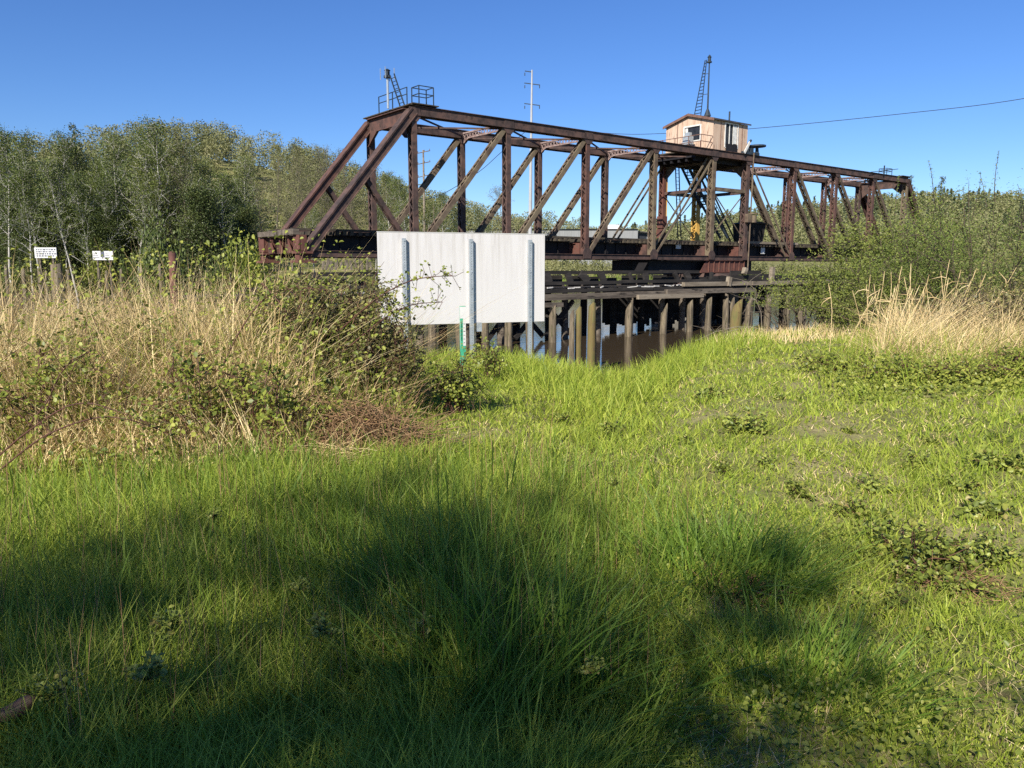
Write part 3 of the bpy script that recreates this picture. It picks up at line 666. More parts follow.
while s < sB+2:                                       # pale splinters lying on the lower waler
    if frr.random() < .75: mb.beam((s, FW+frr.uniform(-.02, .3), zz+.02+frr.uniform(0, .1)), (s+frr.uniform(.2, .9), FW+frr.uniform(0, .3), zz+frr.uniform(.03, .14)), .07, frr.uniform(.04, .09))
    s += frr.uniform(.4, 1.0)
mb.build('splintered_planks', M['droppings'], fender)
mb = MB(); s = sA+1                                   # deck boards with gaps
while s < sC:
    if frr.random() > .12: e = frr.uniform(-.2, .4); mb.box((s, FW+.4+e, zf(287)-.12), (s+.27, -1.0+frr.uniform(-.3, .3), zf(287)-.03))
    s += .31
mb.build('deck_boards', M['timber_dark'], fender)
for px, py0, py1 in ((771, 267, 284), (728, 277, 286), (744, 268, 274)):
    p = S(px, py1, FW-.2); q = S(px+1.5, py0, FW-.2); mb = MB(); mb.beam(p, q, .3, .32, side=(0, 1, 0)); mb.build('stub_post', M['timber_pale'], fender)
def pile_mb(s, w, z0, z1, r, lean=(0, 0), cut=.5, n=10, seed=0):
    """tapered round pile whose top is split off at a slant"""
    q = random.Random(seed); mb = MB(); base = len(mb.v); H = z1-z0; rings = 7
    for k in range(rings):
        t = k/(rings-1); cx_, cy_ = s+lean[0]*t, w+lean[1]*t; rr_ = r*(1.05-.16*t)
        for j in range(n):
            a = 2*pi*j/n; g = 1+.09*sin(a*3+seed)+q.uniform(-.05, .05)
            drop = (cut*(1-cos(a+.7))*.5+q.uniform(0, .08)) if k == rings-1 else 0
            mb.v.append((cx_+cos(a)*rr_*g*(.85 if k == rings-1 else 1), cy_+sin(a)*rr_*g*(.85 if k == rings-1 else 1), z0+H*t-drop))
    for k in range(rings-1):
        for j in range(n): j2 = (j+1) % n; mb.f.append((k*n+j, k*n+j2, (k+1)*n+j2, (k+1)*n+j))
    mb.v.append((s+lean[0], w+lean[1], z1-cut*.45)); c = len(mb.v)-1
    for j in range(n): mb.f.append(((rings-1)*n+j, (rings-1)*n+(j+1) % n, c))
    return mb
ZB = WZ-B0.z-2.2
front = [(553, 303, 0.240), (628, 299, 0.264), (663, 302, 0.240), (691, 299, 0.240), (708, 295.5, 0.240), (727, 296, 0.240), (734, 296, 0.216), (747, 297, 0.224), (752.5, 296, 0.224), (768, 293, 0.288), (802, 290, 0.264), (787, 292, 0.240), (532, 300, 0.240), (508, 300, 0.240), (487, 300, 0.240), (462, 302, 0.240), (430, 301, 0.240), (400, 301, 0.240)]
for i, (px, py, r_) in enumerate(front):
    p = S(px, py, FW-.55); pile_mb(p.x, FW-.55, ZB, p.z, r_, (frr.uniform(-.25, .25), frr.uniform(-.15, .15)), frr.uniform(.3, .9), seed=i).build('pile', M['pile'], fender, smooth=True)
s = sA
k = 0
while s < sC-2:                                       # inner row carrying the deck
    pile_mb(s, FW+1.2+frr.uniform(-.2, .2), ZB, zf(291), .24, (frr.uniform(-.1, .1), 0), .02, seed=100+k).build('inner_pile', M['timber'], fender, smooth=True)
    s += frr.uniform(2.3, 3.2); k += 1
s = sA
while s < sC-2:
    pile_mb(s, -1.6+frr.uniform(-.2, .2), ZB, zf(291), .26, (frr.uniform(-.2, .2), 0), .02, seed=300+k).build('inner_pile', M['timber_dark'], fender, smooth=True); s += frr.uniform(2.6, 3.6); k += 1
bx = [S(px, 320, FW+1.3).x for px in (486, 514, 544, 572)]
for a, b in zip(bx, bx[1:]):
    mb = MB(); mb.beam((a, FW+1.3, zf(300)), (b, FW+1.3, zf(333)), .12, .3, off=(.1, 0)); mb.beam((a, FW+1.3, zf(333)), (b, FW+1.3, zf(300)), .12, .3, off=(-.1, 0)); mb.build('cross_brace', M['timber_dark'], fender)
a, b = S(603, 320, -1.3).x, S(760, 320, -1.3).x; mb = MB(); s = a
while s < b:
    if frr.random() > (.1 if s < a+2.5 else .02): mb.box((s, -1.3, zf(322)-.5+frr.uniform(-.3, .3)), (s+.26, -1.2, zf(291)-.01))
    s += .29
mb.build('shade_sheeting', M['timber_dark'], fender)  # dark boards added to stand in for the shade below the deck
mb = MB()
for px in range(322, 374, 5): p = S(px+frr.uniform(-1, 1), 270, -3.2); mb.beam((p.x, -3.2, p.z), (p.x+frr.uniform(-.15, .15), -3.2, S(px, 257+frr.uniform(0, 4), -3.2).z), .05, .12)
mb.build('pale_slats', M['timber_pale'], fender)

# loose piles that stand by themselves
def loose(px, py_top, Y, r_, label, mat, group=None, cut=.4, seed=0, lean=(0, 0), name='mooring_pile'):
    t_ = P(px, py_top, Y); gz = float(hgt(t_.x, t_.y)); z0 = min(gz, t_.z-1)-.5
    o = pile_mb(0, 0, 0, t_.z-z0, r_, lean, cut, seed=seed).build(name, mat, None, smooth=True); o.location = (t_.x-lean[0], t_.y-lean[1], z0)
    return tag(o, label, 'pile', group)
loose(592, 301, 33, .2, 'thickest yellow mossy pile standing free at the water edge, right of its pair', M['pile_moss'], seed=1, cut=.25)
loose(578.5, 305, 33.5, .16, 'mossy pile with a splintered top, right one of the leaning pair by the bank', M['pile_moss'], seed=2, cut=.3)
loose(572, 309, 33.2, .13, 'slimmer brown pile tight against the left of the splintered mossy pile', M['pile'], seed=3, cut=.3)
loose(738, 297, 36, .27, 'fat green mossy pile before the right end of the fender', M['pile_moss'], seed=4, cut=.5, lean=(.25, 0))
loose(172, 250.5, 33, .2, 'rusty brown steel pile rising above the dry grass on the left', M['rust_red'], seed=5, cut=.05, name='steel_pile')
loose(55, 263, 30, .25, 'short grey wooden pile below the faded white notice board on the left', M['pile'], seed=6, cut=.1)
prs = random.Random(5)
for i, (px, py) in enumerate(((5, 264), (21, 268), (41, 267), (45, 270), (68, 269), (98, 268), (107, 270), (122, 268), (140, 265), (158, 263), (205, 269), (228, 270))):
    loose(px+prs.uniform(-2, 2), py, prs.uniform(84, 94), prs.uniform(.16, .24), 'old broken pile stub standing in the mud of the far bank', M['pile'], 'pile stubs along the far mud bank', seed=20+i, cut=.3)

# ------------------------------------------------------------------ white board on three posts (seen from behind)
sL, sR = P(377, 231, 14.8), P(545, 236, 16.0)
bdir = (sR-sL); bdir.z = 0; bw = bdir.length; bdir.normalize(); bz1 = 2.29; bz0 = .53
bang = math.atan2(bdir.y, bdir.x)
board = empty('river_sign', 'large blank white sign board on three steel posts, seen from behind', 'sign', (sL.x, sL.y, 0), bang)
MB().box((0, 0, bz0), (bw, .02, bz1)).build('panel', M['board'], board, .003)
mb = MB(); mb.box((-.006, -.006, bz1+.001), (bw+.006, .026, bz1+.012)); mb.build('top_edge', M['white_paint'], board)
def along(px):
    r = ray(px, 280); n = Vector((-bdir.y, bdir.x, 0)); t = (sL-EYE).dot(n)/r.dot(n); return (EYE+r*t-sL).dot(bdir)
for px, pt in ((404, 236.5), (470.5, 238.5), (529, 239.5)):
    a = along(px); g = float(hgt(sL.x+bdir.x*a, sL.y+bdir.y*a)); zt = bz1-.11
    mb = MB(); x0, x1, y0, y1 = a-.035, a+.035, -.085, -.015
    mb.box((x0, y0+.004, g-.4), (x0+.004, y1, zt)); mb.box((x1-.004, y0+.004, g-.4), (x1, y1, zt)); mb.box((x0, y1-.004, g-.4+.001), (x1, y1-.0005, zt-.001))
    # punched front face: two side strips plus bridges between the holes
    mb.box((x0, y0, g-.4), (a-.006, y0+.004, zt)); mb.box((a+.006, y0, g-.4), (x1, y0+.004, zt)); z = g
    while z < zt-.02: mb.box((a-.006, y0+.0003, z), (a+.006, y0+.0037, min(z+.04, zt))); z += .05
    po = mb.build('post', M['galv'], board)
    bb = MB()
    for z in (bz1-.16, bz1-.75, bz0+.7, bz0+.12): bb.tube([(a, y0-.012, z), (a, y0, z)], .014, 6)
    bb.build('bolt', M['galv'], po)
mb = MB(); a = along(474); mb.box((a+.02, -.09, bz0-.16), (a+.13, -.084, bz0+.02)); mb.build('bracket', M['galv'], board)
# narrow green and white utility marker
mp = P(463, 347, 13.6); mg = float(hgt(mp.x, mp.y)); mt = P(463, 306, 13.6).z
mk = empty('cable_marker', 'narrow green and white plastic marker post in the grass before the sign', 'marker post', (mp.x, mp.y, mg), bang)
h_ = mt-mg
MB().box((-.055, 0, -.2), (.055, .012, h_)).build('blade', M['green_sheet'], mk, .003)
MB().box((-.054, -.003, h_*.42), (.054, -.001, h_-.012)).build('white_label', M['white_paint'], mk)
mb = MB(); mb.box((-.05, -.0055, h_*.42), (.0, -.0035, h_*.82)); mb.build('green_band', M['green_sheet'], mk)
mb = MB(); rr = random.Random(9); z = h_*.5
while z < h_*.78: mb.box((-.037, -.008, z), (-.013, -.0062, z+.016)); z += .026
mb.build('lettering', M['dark_green'], mk)
mb = MB()
for k in range(6): z = h_*(.46+.055*k); mb.box((.012, -.006, z), (.012+rr.uniform(.015, .032), -.0038, z+.012))
mb.build('symbols', M['ink'], mk)

# ------------------------------------------------------------------ notice boards on the far bank
def far_board(px0, px1, py0, py1, Y, label, dark):
    a, b = P(px0, py1, Y), P(px1, py0, Y); w_ = b.x-a.x; h_ = b.z-a.z; g = float(hgt((a.x+b.x)/2, Y))
    e = empty('notice_board', label, 'notice board', ((a.x+b.x)/2, Y, g)); z0 = a.z-g
    MB().box((-w_/2, 0, z0), (w_/2, .06, z0+h_)).build('panel', M['white_paint'], e)
    for x in (-w_*.3, w_*.3): MB().box((x-.09, .061, -.4), (x+.09, .24, z0+h_*.95)).build('post', M['timber'], e)
    mb = MB(); q = random.Random(int(px0))
    if dark:
        for r_ in range(4):
            x = -w_*.42
            while x < w_*.4:
                l = q.uniform(.08, .3); mb.box((x, -.012, z0+h_*(.14+.2*r_)), (x+l, -.002, z0+h_*(.14+.2*r_)+.15)); x += l+.09
    else:
        mb.box((-.25, -.012, z0+h_*.3), (.2, -.002, z0+h_*.97)); mb.box((-.1, -.012, z0+h_*.15), (.05, -.002, z0+h_*.3))
        for r_ in range(3):
            for s_ in (-1, 1): mb.box((s_*w_*.3-.45, -.012, z0+h_*(.25+.2*r_)), (s_*w_*.3-.45+q.uniform(.4, .8), -.002, z0+h_*(.25+.2*r_)+.06))
    mb.build('lettering', M['ink'], e)
far_board(35, 56, 247.5, 258, 95, 'weathered white board crowded with dark lettering on the far bank', True)
far_board(93, 112.5, 251, 260, 94, 'clean white board with one dark emblem in its middle on the far bank', False)

# ------------------------------------------------------------------ poles, wires, warehouse
def crossarms(mb, zs, L, x0=0): 
    for z in zs: mb.beam((-L*.55, 0, z-.2), (L*.45+x0, 0, z), .25, .25)
pp = P(532, 70, 170); g = float(hgt(pp.x, 170)); Ht = pp.z-g
pole = empty('power_pole', 'tall pale steel power pole with three crossarms behind the bridge', 'power pole', (pp.x, 170, g))
MB().tube([(-.35, 0, 0), (-.2, 0, Ht*.5), (0, 0, Ht)], [.46, .34, .16], 12).build('shaft', M['pole_steel'], pole)
for py in (72, 84.5, 105):
    z = P(532, py, 170).z-g; mb = MB(); l = 1.5
    if py < 80: mb.beam((-1.5, 0, z+.2), (.0, 0, z), .16, .16)
    else: mb.beam((-1.6, 0, z+.3), (1.7, 0, z-.1), .16, .16)
    for x in ((-1.5,) if py < 80 else (-1.5, 1.6)): mb.tube([(x, 0, z-.15), (x, 0, z-.75)], .09, 6)
    mb.build('crossarm', M['dark_iron'], pole)
for px, pt, Y, lab, nb in ((423.2, 150, 150, 'thin grey wooden pole with three crossarms left of the first diagonals', 3), (433.5, 203, 175, 'short bare wooden pole low on the hill, right of the crossarmed wooden pole', 0)):
    q = P(px, pt, Y); g = float(hgt(q.x, Y)); H_ = q.z-g
    e = empty('utility_pole', lab, 'utility pole', (q.x, Y, g)); MB().tube([(0, 0, 0), (0, 0, H_)], [.26, .15], 8).build('shaft', M['timber_pale'], e)
    for k in range(nb):
        z = P(px, (152, 163, 176)[k], Y).z-g; mb = MB(); mb.beam((-1.1, 0, z-.25), (1.3, 0, z+.25), .12, .14)
        for x in (-1.0, 0.2, 1.2): mb.tube([(x, 0, z+.2*x), (x, 0, z+.2*x+.35)], .06, 6)
        mb.build('crossarm', M['timber'], e)
def cable(pts, r_, label):
    """hang a smooth curve through the points"""
    P_ = [Vector(p) for p in pts]; out = []
    for i in range(len(P_)-1):
        p0, p1, p2, p3 = P_[max(i-1, 0)], P_[i], P_[i+1], P_[min(i+2, len(P_)-1)]
        for k in range(8):
            t = k/8; out.append(.5*((2*p1)+(p2-p0)*t+(2*p0-5*p1+4*p2-p3)*t*t+(3*p1-p0-3*p2+p3)*t**3))
    out.append(P_[-1]); return tag(MB().tube(out, r_, 5).build('power_cable', M['wire'], None), label, 'cable')
cable([P(1180, 66, 118), P(1024, 98.5, 125), P(900, 114, 133), P(750, 128.8, 143), P(664, 133.5, 155), P(612, 133.5, 163), P(532, 126, 170)], .05, 'black cable sagging from the right sky past the cabin')
cable([P(532, 126, 170), P(501, 152.5, 165), P(482, 169.5, 160), P(457, 186, 156), P(439, 195.5, 153), P(424, 200, 150)], .06, 'thin cable dropping from the steel pole to the wooden pole')
wp = P(470, 243, 200); gw_ = float(hgt(585/10, 200))
wx0, wx1 = P(430, 240, 235).x, P(641, 240, 229).x; wz = P(600, 227.6, 235).z; base = min(float(hgt(wx0, 235)), float(hgt(wx1, 235)))-.3
wh = empty('warehouse', 'long low pale grey warehouse behind the bridge', 'warehouse', (wx0, 235, base)); WL = wx1-wx0; WH = wz-base
mb = MB(); mb.box((0, 0, 0), (WL, 22, WH-.5)); mb.build('wall', M['cladding'], wh)
mb = MB(); mb.prism([(-.4, -.6, WH-.45), (-.4, 22.6, WH-.45), (-.4, 11, WH+.15)], (WL+.8, 0, 0)); rf = mb.build('roof', M['roof'], wh)
mb = MB(); a = P(606, 229, 238).x-wx0; b = P(620, 229, 238).x-wx0; mb.box((a, 4, WH-.2), (b, 8, P(610, 225, 241).z-base)); mb.build('roof_unit', M['white_paint'], rf)
ann = P(655, 240, 232).x-wx0
mb = MB(); mb.box((WL+.01, 2, 0), (ann, 16, WH-1.2)); mb.build('annex', M['cladding'], wh)
mb = MB(); mb.prism([(WL+.01, .4, WH-1.19), (ann+.5, .4, WH-1.7), (ann+.5, 17, WH-1.7), (WL+.01, 17, WH-1.19)], (0, 0, .25)); mb.build('annex_roof', M['roof'], wh)
mb = MB(); mb.box((WL+.4, 1.9, .2), (WL+3, 1.99, WH-1.6)); mb.build('doorway', M['gloom'], wh)
Yb = min(np.arange(330, 760, 5), key=lambda y_: abs(float(hgt(P(802, 230, y_).x, y_))-P(802, 230.5, y_).z)); fb = P(802, 230, Yb); g = float(hgt(fb.x, Yb))
fh = empty('white_shed', 'small white building far off on the wooded hillside', 'shed', (fb.x, float(Yb), g), .2); hz = 4.5
MB().box((-5, 0, 0), (5, 8, hz-.6)).build('wall', M['white_paint'], fh); mb = MB(); mb.prism([(-5.5, -.5, hz-.55), (-5.5, 8.5, hz-.55), (-5.5, 4, hz+1.4)], (11, 0, 0)); mb.build('roof', M['white_paint'], fh)
# ------------------------------------------------------------------ plants: leaf clouds, trees, shrubs, grass
def leaves(C, size, rng, aspect=.6, up=.3, fold=.15, sunny=1.1, hexa=False):
    """one folded diamond leaf per centre; size scalar or (n,)"""
    C = np.asarray(C); n = len(C); size = np.broadcast_to(size, (n,))*rng.uniform(.65, 1.3, n)
    d = rng.normal(size=(n, 3)); d[:, 2] *= .7; d /= np.linalg.norm(d, axis=1)[:, None]
    nr = rng.normal(size=(n, 3)); nr[:, 2] += up*3; nr += np.array(SDIR)*sunny; sd_ = np.cross(d, nr); sd_ /= np.linalg.norm(sd_, axis=1)[:, None]+1e-9
    nn = np.cross(sd_, d); h = size[:, None]/2
    if hexa:
        a = C-d*h; b = C+d*h+nn*h*.12; o1 = sd_*h*aspect; f1 = nn*h*fold
        V = np.stack([a, C-d*h*.35-o1+f1, C+d*h*.35-o1*.8+f1, b, C+d*h*.35+o1*.8+f1, C-d*h*.35+o1+f1], 1).reshape(-1, 3)
        i = np.arange(n)[:, None]*6; return V, np.concatenate([i+np.array([0, 1, 2, 3]), i+np.array([0, 3, 4, 5])], 1).reshape(-1, 4)
    a = C-d*h; b = C+d*h; l = C+sd_*h*aspect+nn*h*fold; r = C-sd_*h*aspect+nn*h*fold
    V = np.stack([a, r, b, l], 1).reshape(-1, 3); return V, np.arange(n*4).reshape(-1, 4)
class Skel:
    """branch tubes as quads (5-sided)"""
    def __init__(s, n=5): s.V = []; s.Q = []; s.c = 0; s.n = n
    def add(s, pts, rad):
        pts = np.asarray(pts, float); n = s.n; m = len(pts); d = np.gradient(pts, axis=0); d /= np.linalg.norm(d, axis=1)[:, None]+1e-9
        ref = np.array([.31, .77, .2]) if abs(d[0][2]) > .8 else np.array([0, 0, 1.])
        a = np.cross(d, ref); a /= np.linalg.norm(a, axis=1)[:, None]+1e-9; b = np.cross(d, a)
        t = np.arange(n)/n*2*pi; rad = np.broadcast_to(rad, (m,))
        v = pts[:, None]+(a[:, None]*np.cos(t)[None, :, None]+b[:, None]*np.sin(t)[None, :, None])*rad[:, None, None]
        i, j = np.meshgrid(np.arange(m-1), np.arange(n), indexing='ij'); j2 = (j+1) % n
        s.V.append(v.reshape(-1, 3)); s.Q.append(np.stack([i*n+j, i*n+j2, (i+1)*n+j2, (i+1)*n+j], -1).reshape(-1, 4)+s.c); s.c += m*n
    def mesh(s, name): return quad_mesh(name, np.vstack(s.V), np.vstack(s.Q), True)
def curve(p, d, L, rng, n=6, wob=.12, lift=.0):
    pts = [np.array(p, float)]; d = np.array(d, float); d /= np.linalg.norm(d)
    for k in range(n):
        d = d+rng.normal(size=3)*wob+np.array([0, 0, lift]); d /= np.linalg.norm(d); pts.append(pts[-1]+d*L/n)
    return np.array(pts)
def make_tree(seed, H=20., clear=.35, nb=24, spread=.3, leaf=.26, nleaf=6500, droop=.02, trunks=1, tr=.17, sc=.42, twigs=5, lean=.04):
    g = np.random.default_rng(seed); sk = Skel(); pts = []
    for t_ in range(trunks):
        a = g.uniform(0, 2*pi); h = H*g.uniform(.82, 1) if t_ else H
        T = curve((cos(a)*.25*(trunks > 1), sin(a)*.25*(trunks > 1), -.4), (cos(a)*lean*(1+2*(trunks > 1)), sin(a)*lean*(1+2*(trunks > 1)), 1), h+.4, g, 12, .045, .02)
        sk.add(T, tr*(1-np.linspace(0, .93, len(T)))**.8)
        for k in range(nb//trunks):
            f = clear+(1-clear)*(k+g.uniform(0, 1))/(nb//trunks)*.97; i = f*(len(T)-1); i0 = min(int(i), len(T)-2); p = T[i0]+(T[i0+1]-T[i0])*(i-i0)
            az = k*2.4+g.uniform(-.5, .5); L = H*spread*(1.08-f)**.6*g.uniform(.6, 1.15)+.4
            B = curve(p, (cos(az), sin(az), g.uniform(.35, .9)+f*.5), L, g, 6, .13, droop); r0 = tr*.38*(1.1-f)
            sk.add(B, np.linspace(r0, .012, len(B)))
            pts += [(q, .5) for q in B[2:]]
            for w in range(twigs):
                j = g.integers(1, 6); D = B[j]-B[j-1]+g.normal(size=3)*np.linalg.norm(B[1]-B[0])*.8; Wt = curve(B[j], D, L*g.uniform(.25, .5), g, 3, .2, .0)
                sk.add(Wt, np.linspace(.022, .008, len(Wt))); pts += [(q, 1) for q in Wt[1:]]*2
    Pn = np.array([p for p, _ in pts]); pick = g.integers(0, len(Pn), nleaf); C = Pn[pick]+g.normal(size=(nleaf, 3))*np.array([sc, sc, sc*.7])
    return sk.mesh('trunk_mesh'), quad_mesh('crown_mesh', *leaves(C, leaf, g, .7))
def make_conifer(seed, H=22., n=2600):
    g = np.random.default_rng(seed); sk = Skel(); sk.add([(0, 0, -.4), (0, 0, H*.5), (0, 0, H)], [.3, .18, .02]); C = []; base = .12
    for k in range(46):
        f = base+(1-base)*k/46; az = g.uniform(0, 2*pi); L = H*.17*(1-f)**.8*g.uniform(.6, 1.2)+.25
        m = int(n/46*(1.2-f*.6)); t = g.uniform(0, 1, m)**.7
        c = np.stack([np.cos(az)*L*t, np.sin(az)*L*t, H*f-L*t*.28+.0*t], -1)+g.normal(size=(m, 3))*np.array([.3, .3, .18]); C.append(c)
    return sk.mesh('trunk_mesh'), quad_mesh('crown_mesh', *leaves(np.vstack(C), .38, g, .45, .2))
def tree_thing(name, label, cat, meshes, mats, loc, scale=1, rz=0, group=None, sz=None):
    e = empty(name, label, cat, loc, rz, group, scale)
    if sz: e.scale = (scale, scale, scale*sz)
    link('trunk', meshes[0], mats[0], e); link('crown', meshes[1], mats[1], e); return e
def with_mat(ms, mats): 
    for me, m in zip(ms, mats):
        if not len(me.materials): me.materials.append(m)
    return ms
AL = [with_mat(make_tree(40+i, 20, cl, 30, .25, .17, int(nl*1.35), .03, tr=.16, twigs=7), (M['bark'], M['alder'])) for i, (cl, nl) in enumerate(((.42, 5200), (.35, 6200), (.5, 4600), (.3, 6800)))]
AP = [with_mat(make_tree(60+i, 20, .38, 30, .28, .16, int(nl*1.7), .035, twigs=8), (M['twig'], M['alder_pale'])) for i, nl in enumerate((2400, 3200))]
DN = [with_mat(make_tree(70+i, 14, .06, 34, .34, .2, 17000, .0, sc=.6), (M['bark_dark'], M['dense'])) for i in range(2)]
CF = [with_mat(make_conifer(80+i), (M['bark_dark'], M['conifer'])) for i in range(2)]
trr = random.Random(21)
def at(px, Y): q = P(px, 266, Y); return Vector((q.x, Y, float(hgt(q.x, Y))))
ZM = {}
def zmax(me):
    if me.name not in ZM:
        a = np.empty(len(me.vertices)*3, np.float32); me.vertices.foreach_get('co', a); ZM[me.name] = float(np.percentile(a[2::3], 99.7))
    return ZM[me.name]
def forest_tree(px, py_top, Y, kind, label=None, group=None):
    Y = max(Y, 101.5); loc = at(px, Y); h = P(px, py_top, Y).z-loc.z; ms, H, nm, cat = kind
    m = ms[trr.randrange(len(ms))]; H = zmax(m[1])
    return tree_thing(nm, label, cat, m, (None, None), loc, h/H, trr.uniform(0, 6.28), group)
KA, KP, KD, KC = (AL, 20.5, 'alder_tree', 'tree'), (AP, 20.5, 'bare_alder', 'tree'), (DN, 14.5, 'dense_tree', 'tree'), (CF, 22, 'conifer', 'tree')
# standouts of the left-hand wood
forest_tree(158, 118, 104, KA, 'tallest pale-trunked alder, its open crown topping the left wood')
forest_tree(190, 138, 106, KP, 'pale leafless alder with forked white limbs right of the tallest tree')
forest_tree(85, 125, 113, KC, 'dark conifer peeping between the alders of the left wood')
forest_tree(200, 186, 101, KD, 'broad dark leafy tree low in the left wood behind the bushes')
forest_tree(10, 127, 103, KA, 'leaning alder at the left edge of the picture')
G = 'alders of the left-hand wood'
lab = 'slender pale-trunked alder among the wood on the far left bank'
for px, py, Y in ((-45, 130, 104), (-22, 134, 108), (22, 125, 112), (38, 131, 102), (52, 127, 106), (66, 138, 110), (76, 158, 102), (97, 162, 105), (108, 147, 112), (121, 137, 107), (132, 146, 102), (143, 126, 112), (170, 148, 108), (178, 136, 113), (212, 160, 110), (228, 171, 104), (246, 158, 118), (-70, 130, 108), (88, 172, 102), (112, 176, 102), (30, 165, 102), (150, 170, 103), (205, 178, 103)):
    forest_tree(px, py, Y, KA, lab, G)
G = 'dense trees filling the left wood'
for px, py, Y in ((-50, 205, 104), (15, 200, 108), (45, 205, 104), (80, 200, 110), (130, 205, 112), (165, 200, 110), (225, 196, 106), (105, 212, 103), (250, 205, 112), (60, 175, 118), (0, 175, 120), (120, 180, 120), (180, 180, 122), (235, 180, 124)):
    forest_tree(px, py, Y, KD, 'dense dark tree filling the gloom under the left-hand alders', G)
G = 'pale trees on the slope behind the bridge'
for px, py, Y in ((262, 158, 150), (278, 150, 170), (292, 152, 155), (308, 146, 175), (322, 142, 185), (338, 146, 165), (352, 150, 180), (368, 160, 165), (384, 172, 175), (300, 175, 135), (330, 178, 140), (268, 180, 132), (360, 186, 142), (398, 178, 180), (345, 205, 128), (285, 205, 126)):
    forest_tree(px, py, Y, KP, 'pale half-bare alder on the slope behind the left end of the bridge', G)
G = 'leafy trees behind the bridge'
for px, py, Y in ((392, 172, 165), (408, 176, 160), (445, 192, 175), (460, 196, 180), (478, 206, 175), (425, 200, 150), (375, 205, 140), (315, 208, 130), (455, 214, 150), (488, 216, 165)):
    forest_tree(px, py, Y, KA, 'leafy green tree seen through the left half of the truss', G)
forest_tree(512, 186, 150, KP, 'thin sparse tree standing alone left of the steel power pole')
forest_tree(580, 217, 260, KC, 'small dark conifer above the warehouse roof, left of the pair')
forest_tree(603, 213, 250, KC, 'taller dark conifer above the warehouse roof, right of the pair')
for px, py, Y, lb in ((868, 181, 300, 'lone small conifer on the skyline under the right end of the bridge'), (905, 176, 60+240, 'round-topped conifer on the skyline just right of the bridge end'), (935, 177, 290, 'pointed conifer on the skyline right of the bridge end')):
    forest_tree(px, py, Y, KC, lb)
# far woods that read as one mass
def wood(name, label, n, xr, yr, Hr, mat, leafn, leaf, conif, cond=None, seed=1, trunks=True):
    g = np.random.default_rng(seed); VV, QQ, c = [], [], 0; sk = Skel(4)
    x = g.uniform(*xr, n*3); y = g.uniform(*yr, n*3)
    if cond is not None: k = cond(x, y); x, y = x[k], y[k]
    x, y = x[:n], y[:n]; z = hgt(x, y)
    for i in range(len(x)):
        H = g.uniform(*Hr); m = int(leafn*g.uniform(.7, 1.3)); t = g.uniform(.1, 1, m)
        if conif: r = H*.17*(1-t)**.85*np.sqrt(g.uniform(0, 1, m))*(.75+.5*((t*9) % 1)); 
        else: r = H*.27*np.sqrt(np.clip(1-((t-.6)/.45)**2, 0.03, 1))*np.sqrt(g.uniform(.1, 1, m))
        a = g.uniform(0, 2*pi, m); C = np.stack([x[i]+np.cos(a)*r, y[i]+np.sin(a)*r, z[i]+t*H], -1)+g.normal(size=(m, 3))*.25
        V, Q = leaves(C, leaf*(y[i]/yr[1])**.5, g, .65); VV.append(V); QQ.append(Q+c); c += len(V)
    tag(link(name, quad_mesh(name, np.vstack(VV), np.vstack(QQ)), mat), label, 'woodland', kind='stuff')
wood('hillside_wood', 'pale mixed wood covering the hill behind the left end of the bridge', 700, (-260, 40), (175, 330), (9, 14), M['hill'], 560, .62, False, seed=3, cond=lambda x, y: (hgt(x, y) > 3))
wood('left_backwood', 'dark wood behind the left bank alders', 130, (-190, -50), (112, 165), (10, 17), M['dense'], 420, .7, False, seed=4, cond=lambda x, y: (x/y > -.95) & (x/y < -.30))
wood('conifer_hillside', 'dark conifer forest on the hill beyond the right half of the bridge', 520, (40, 900), (480, 820), (8, 23), M['conifer'], 190, 2.0, True, seed=5, cond=lambda x, y: (hgt(x, y) > 16) & (x/y > .1) & (x/y < .95))
wood('hill_clearing_scrub', 'olive scrub and trees over the slope of the right hill', 2100, (40, 800), (400, 820), (7, 20), M['hill'], 120, 1.9, False, seed=6, cond=lambda x, y: (x/y > .12) & (x/y < .95) & (hgt(x, y) > 1))
wood('far_bank_scrub', 'low pale green scrub along the far bank behind the bridge', 1000, (-30, 200), (112, 240), (2.4, 4.4), M['hill'], 130, .45, False, seed=7, cond=lambda x, y: (qu(x, y)[0] < -84) & (qu(x, y)[0] > -110) & (x/y > -.3) & (x/y < .85))
wood('left_bank_scrub', 'low bushes along the foot of the left wood', 230, (-110, -25), (78, 112), (1.6, 3.6), M['alder'], 190, .25, False, seed=8, cond=lambda x, y: (qu(x, y)[0] < -77) & (qu(x, y)[0] > -86) & (x/y < -.25))
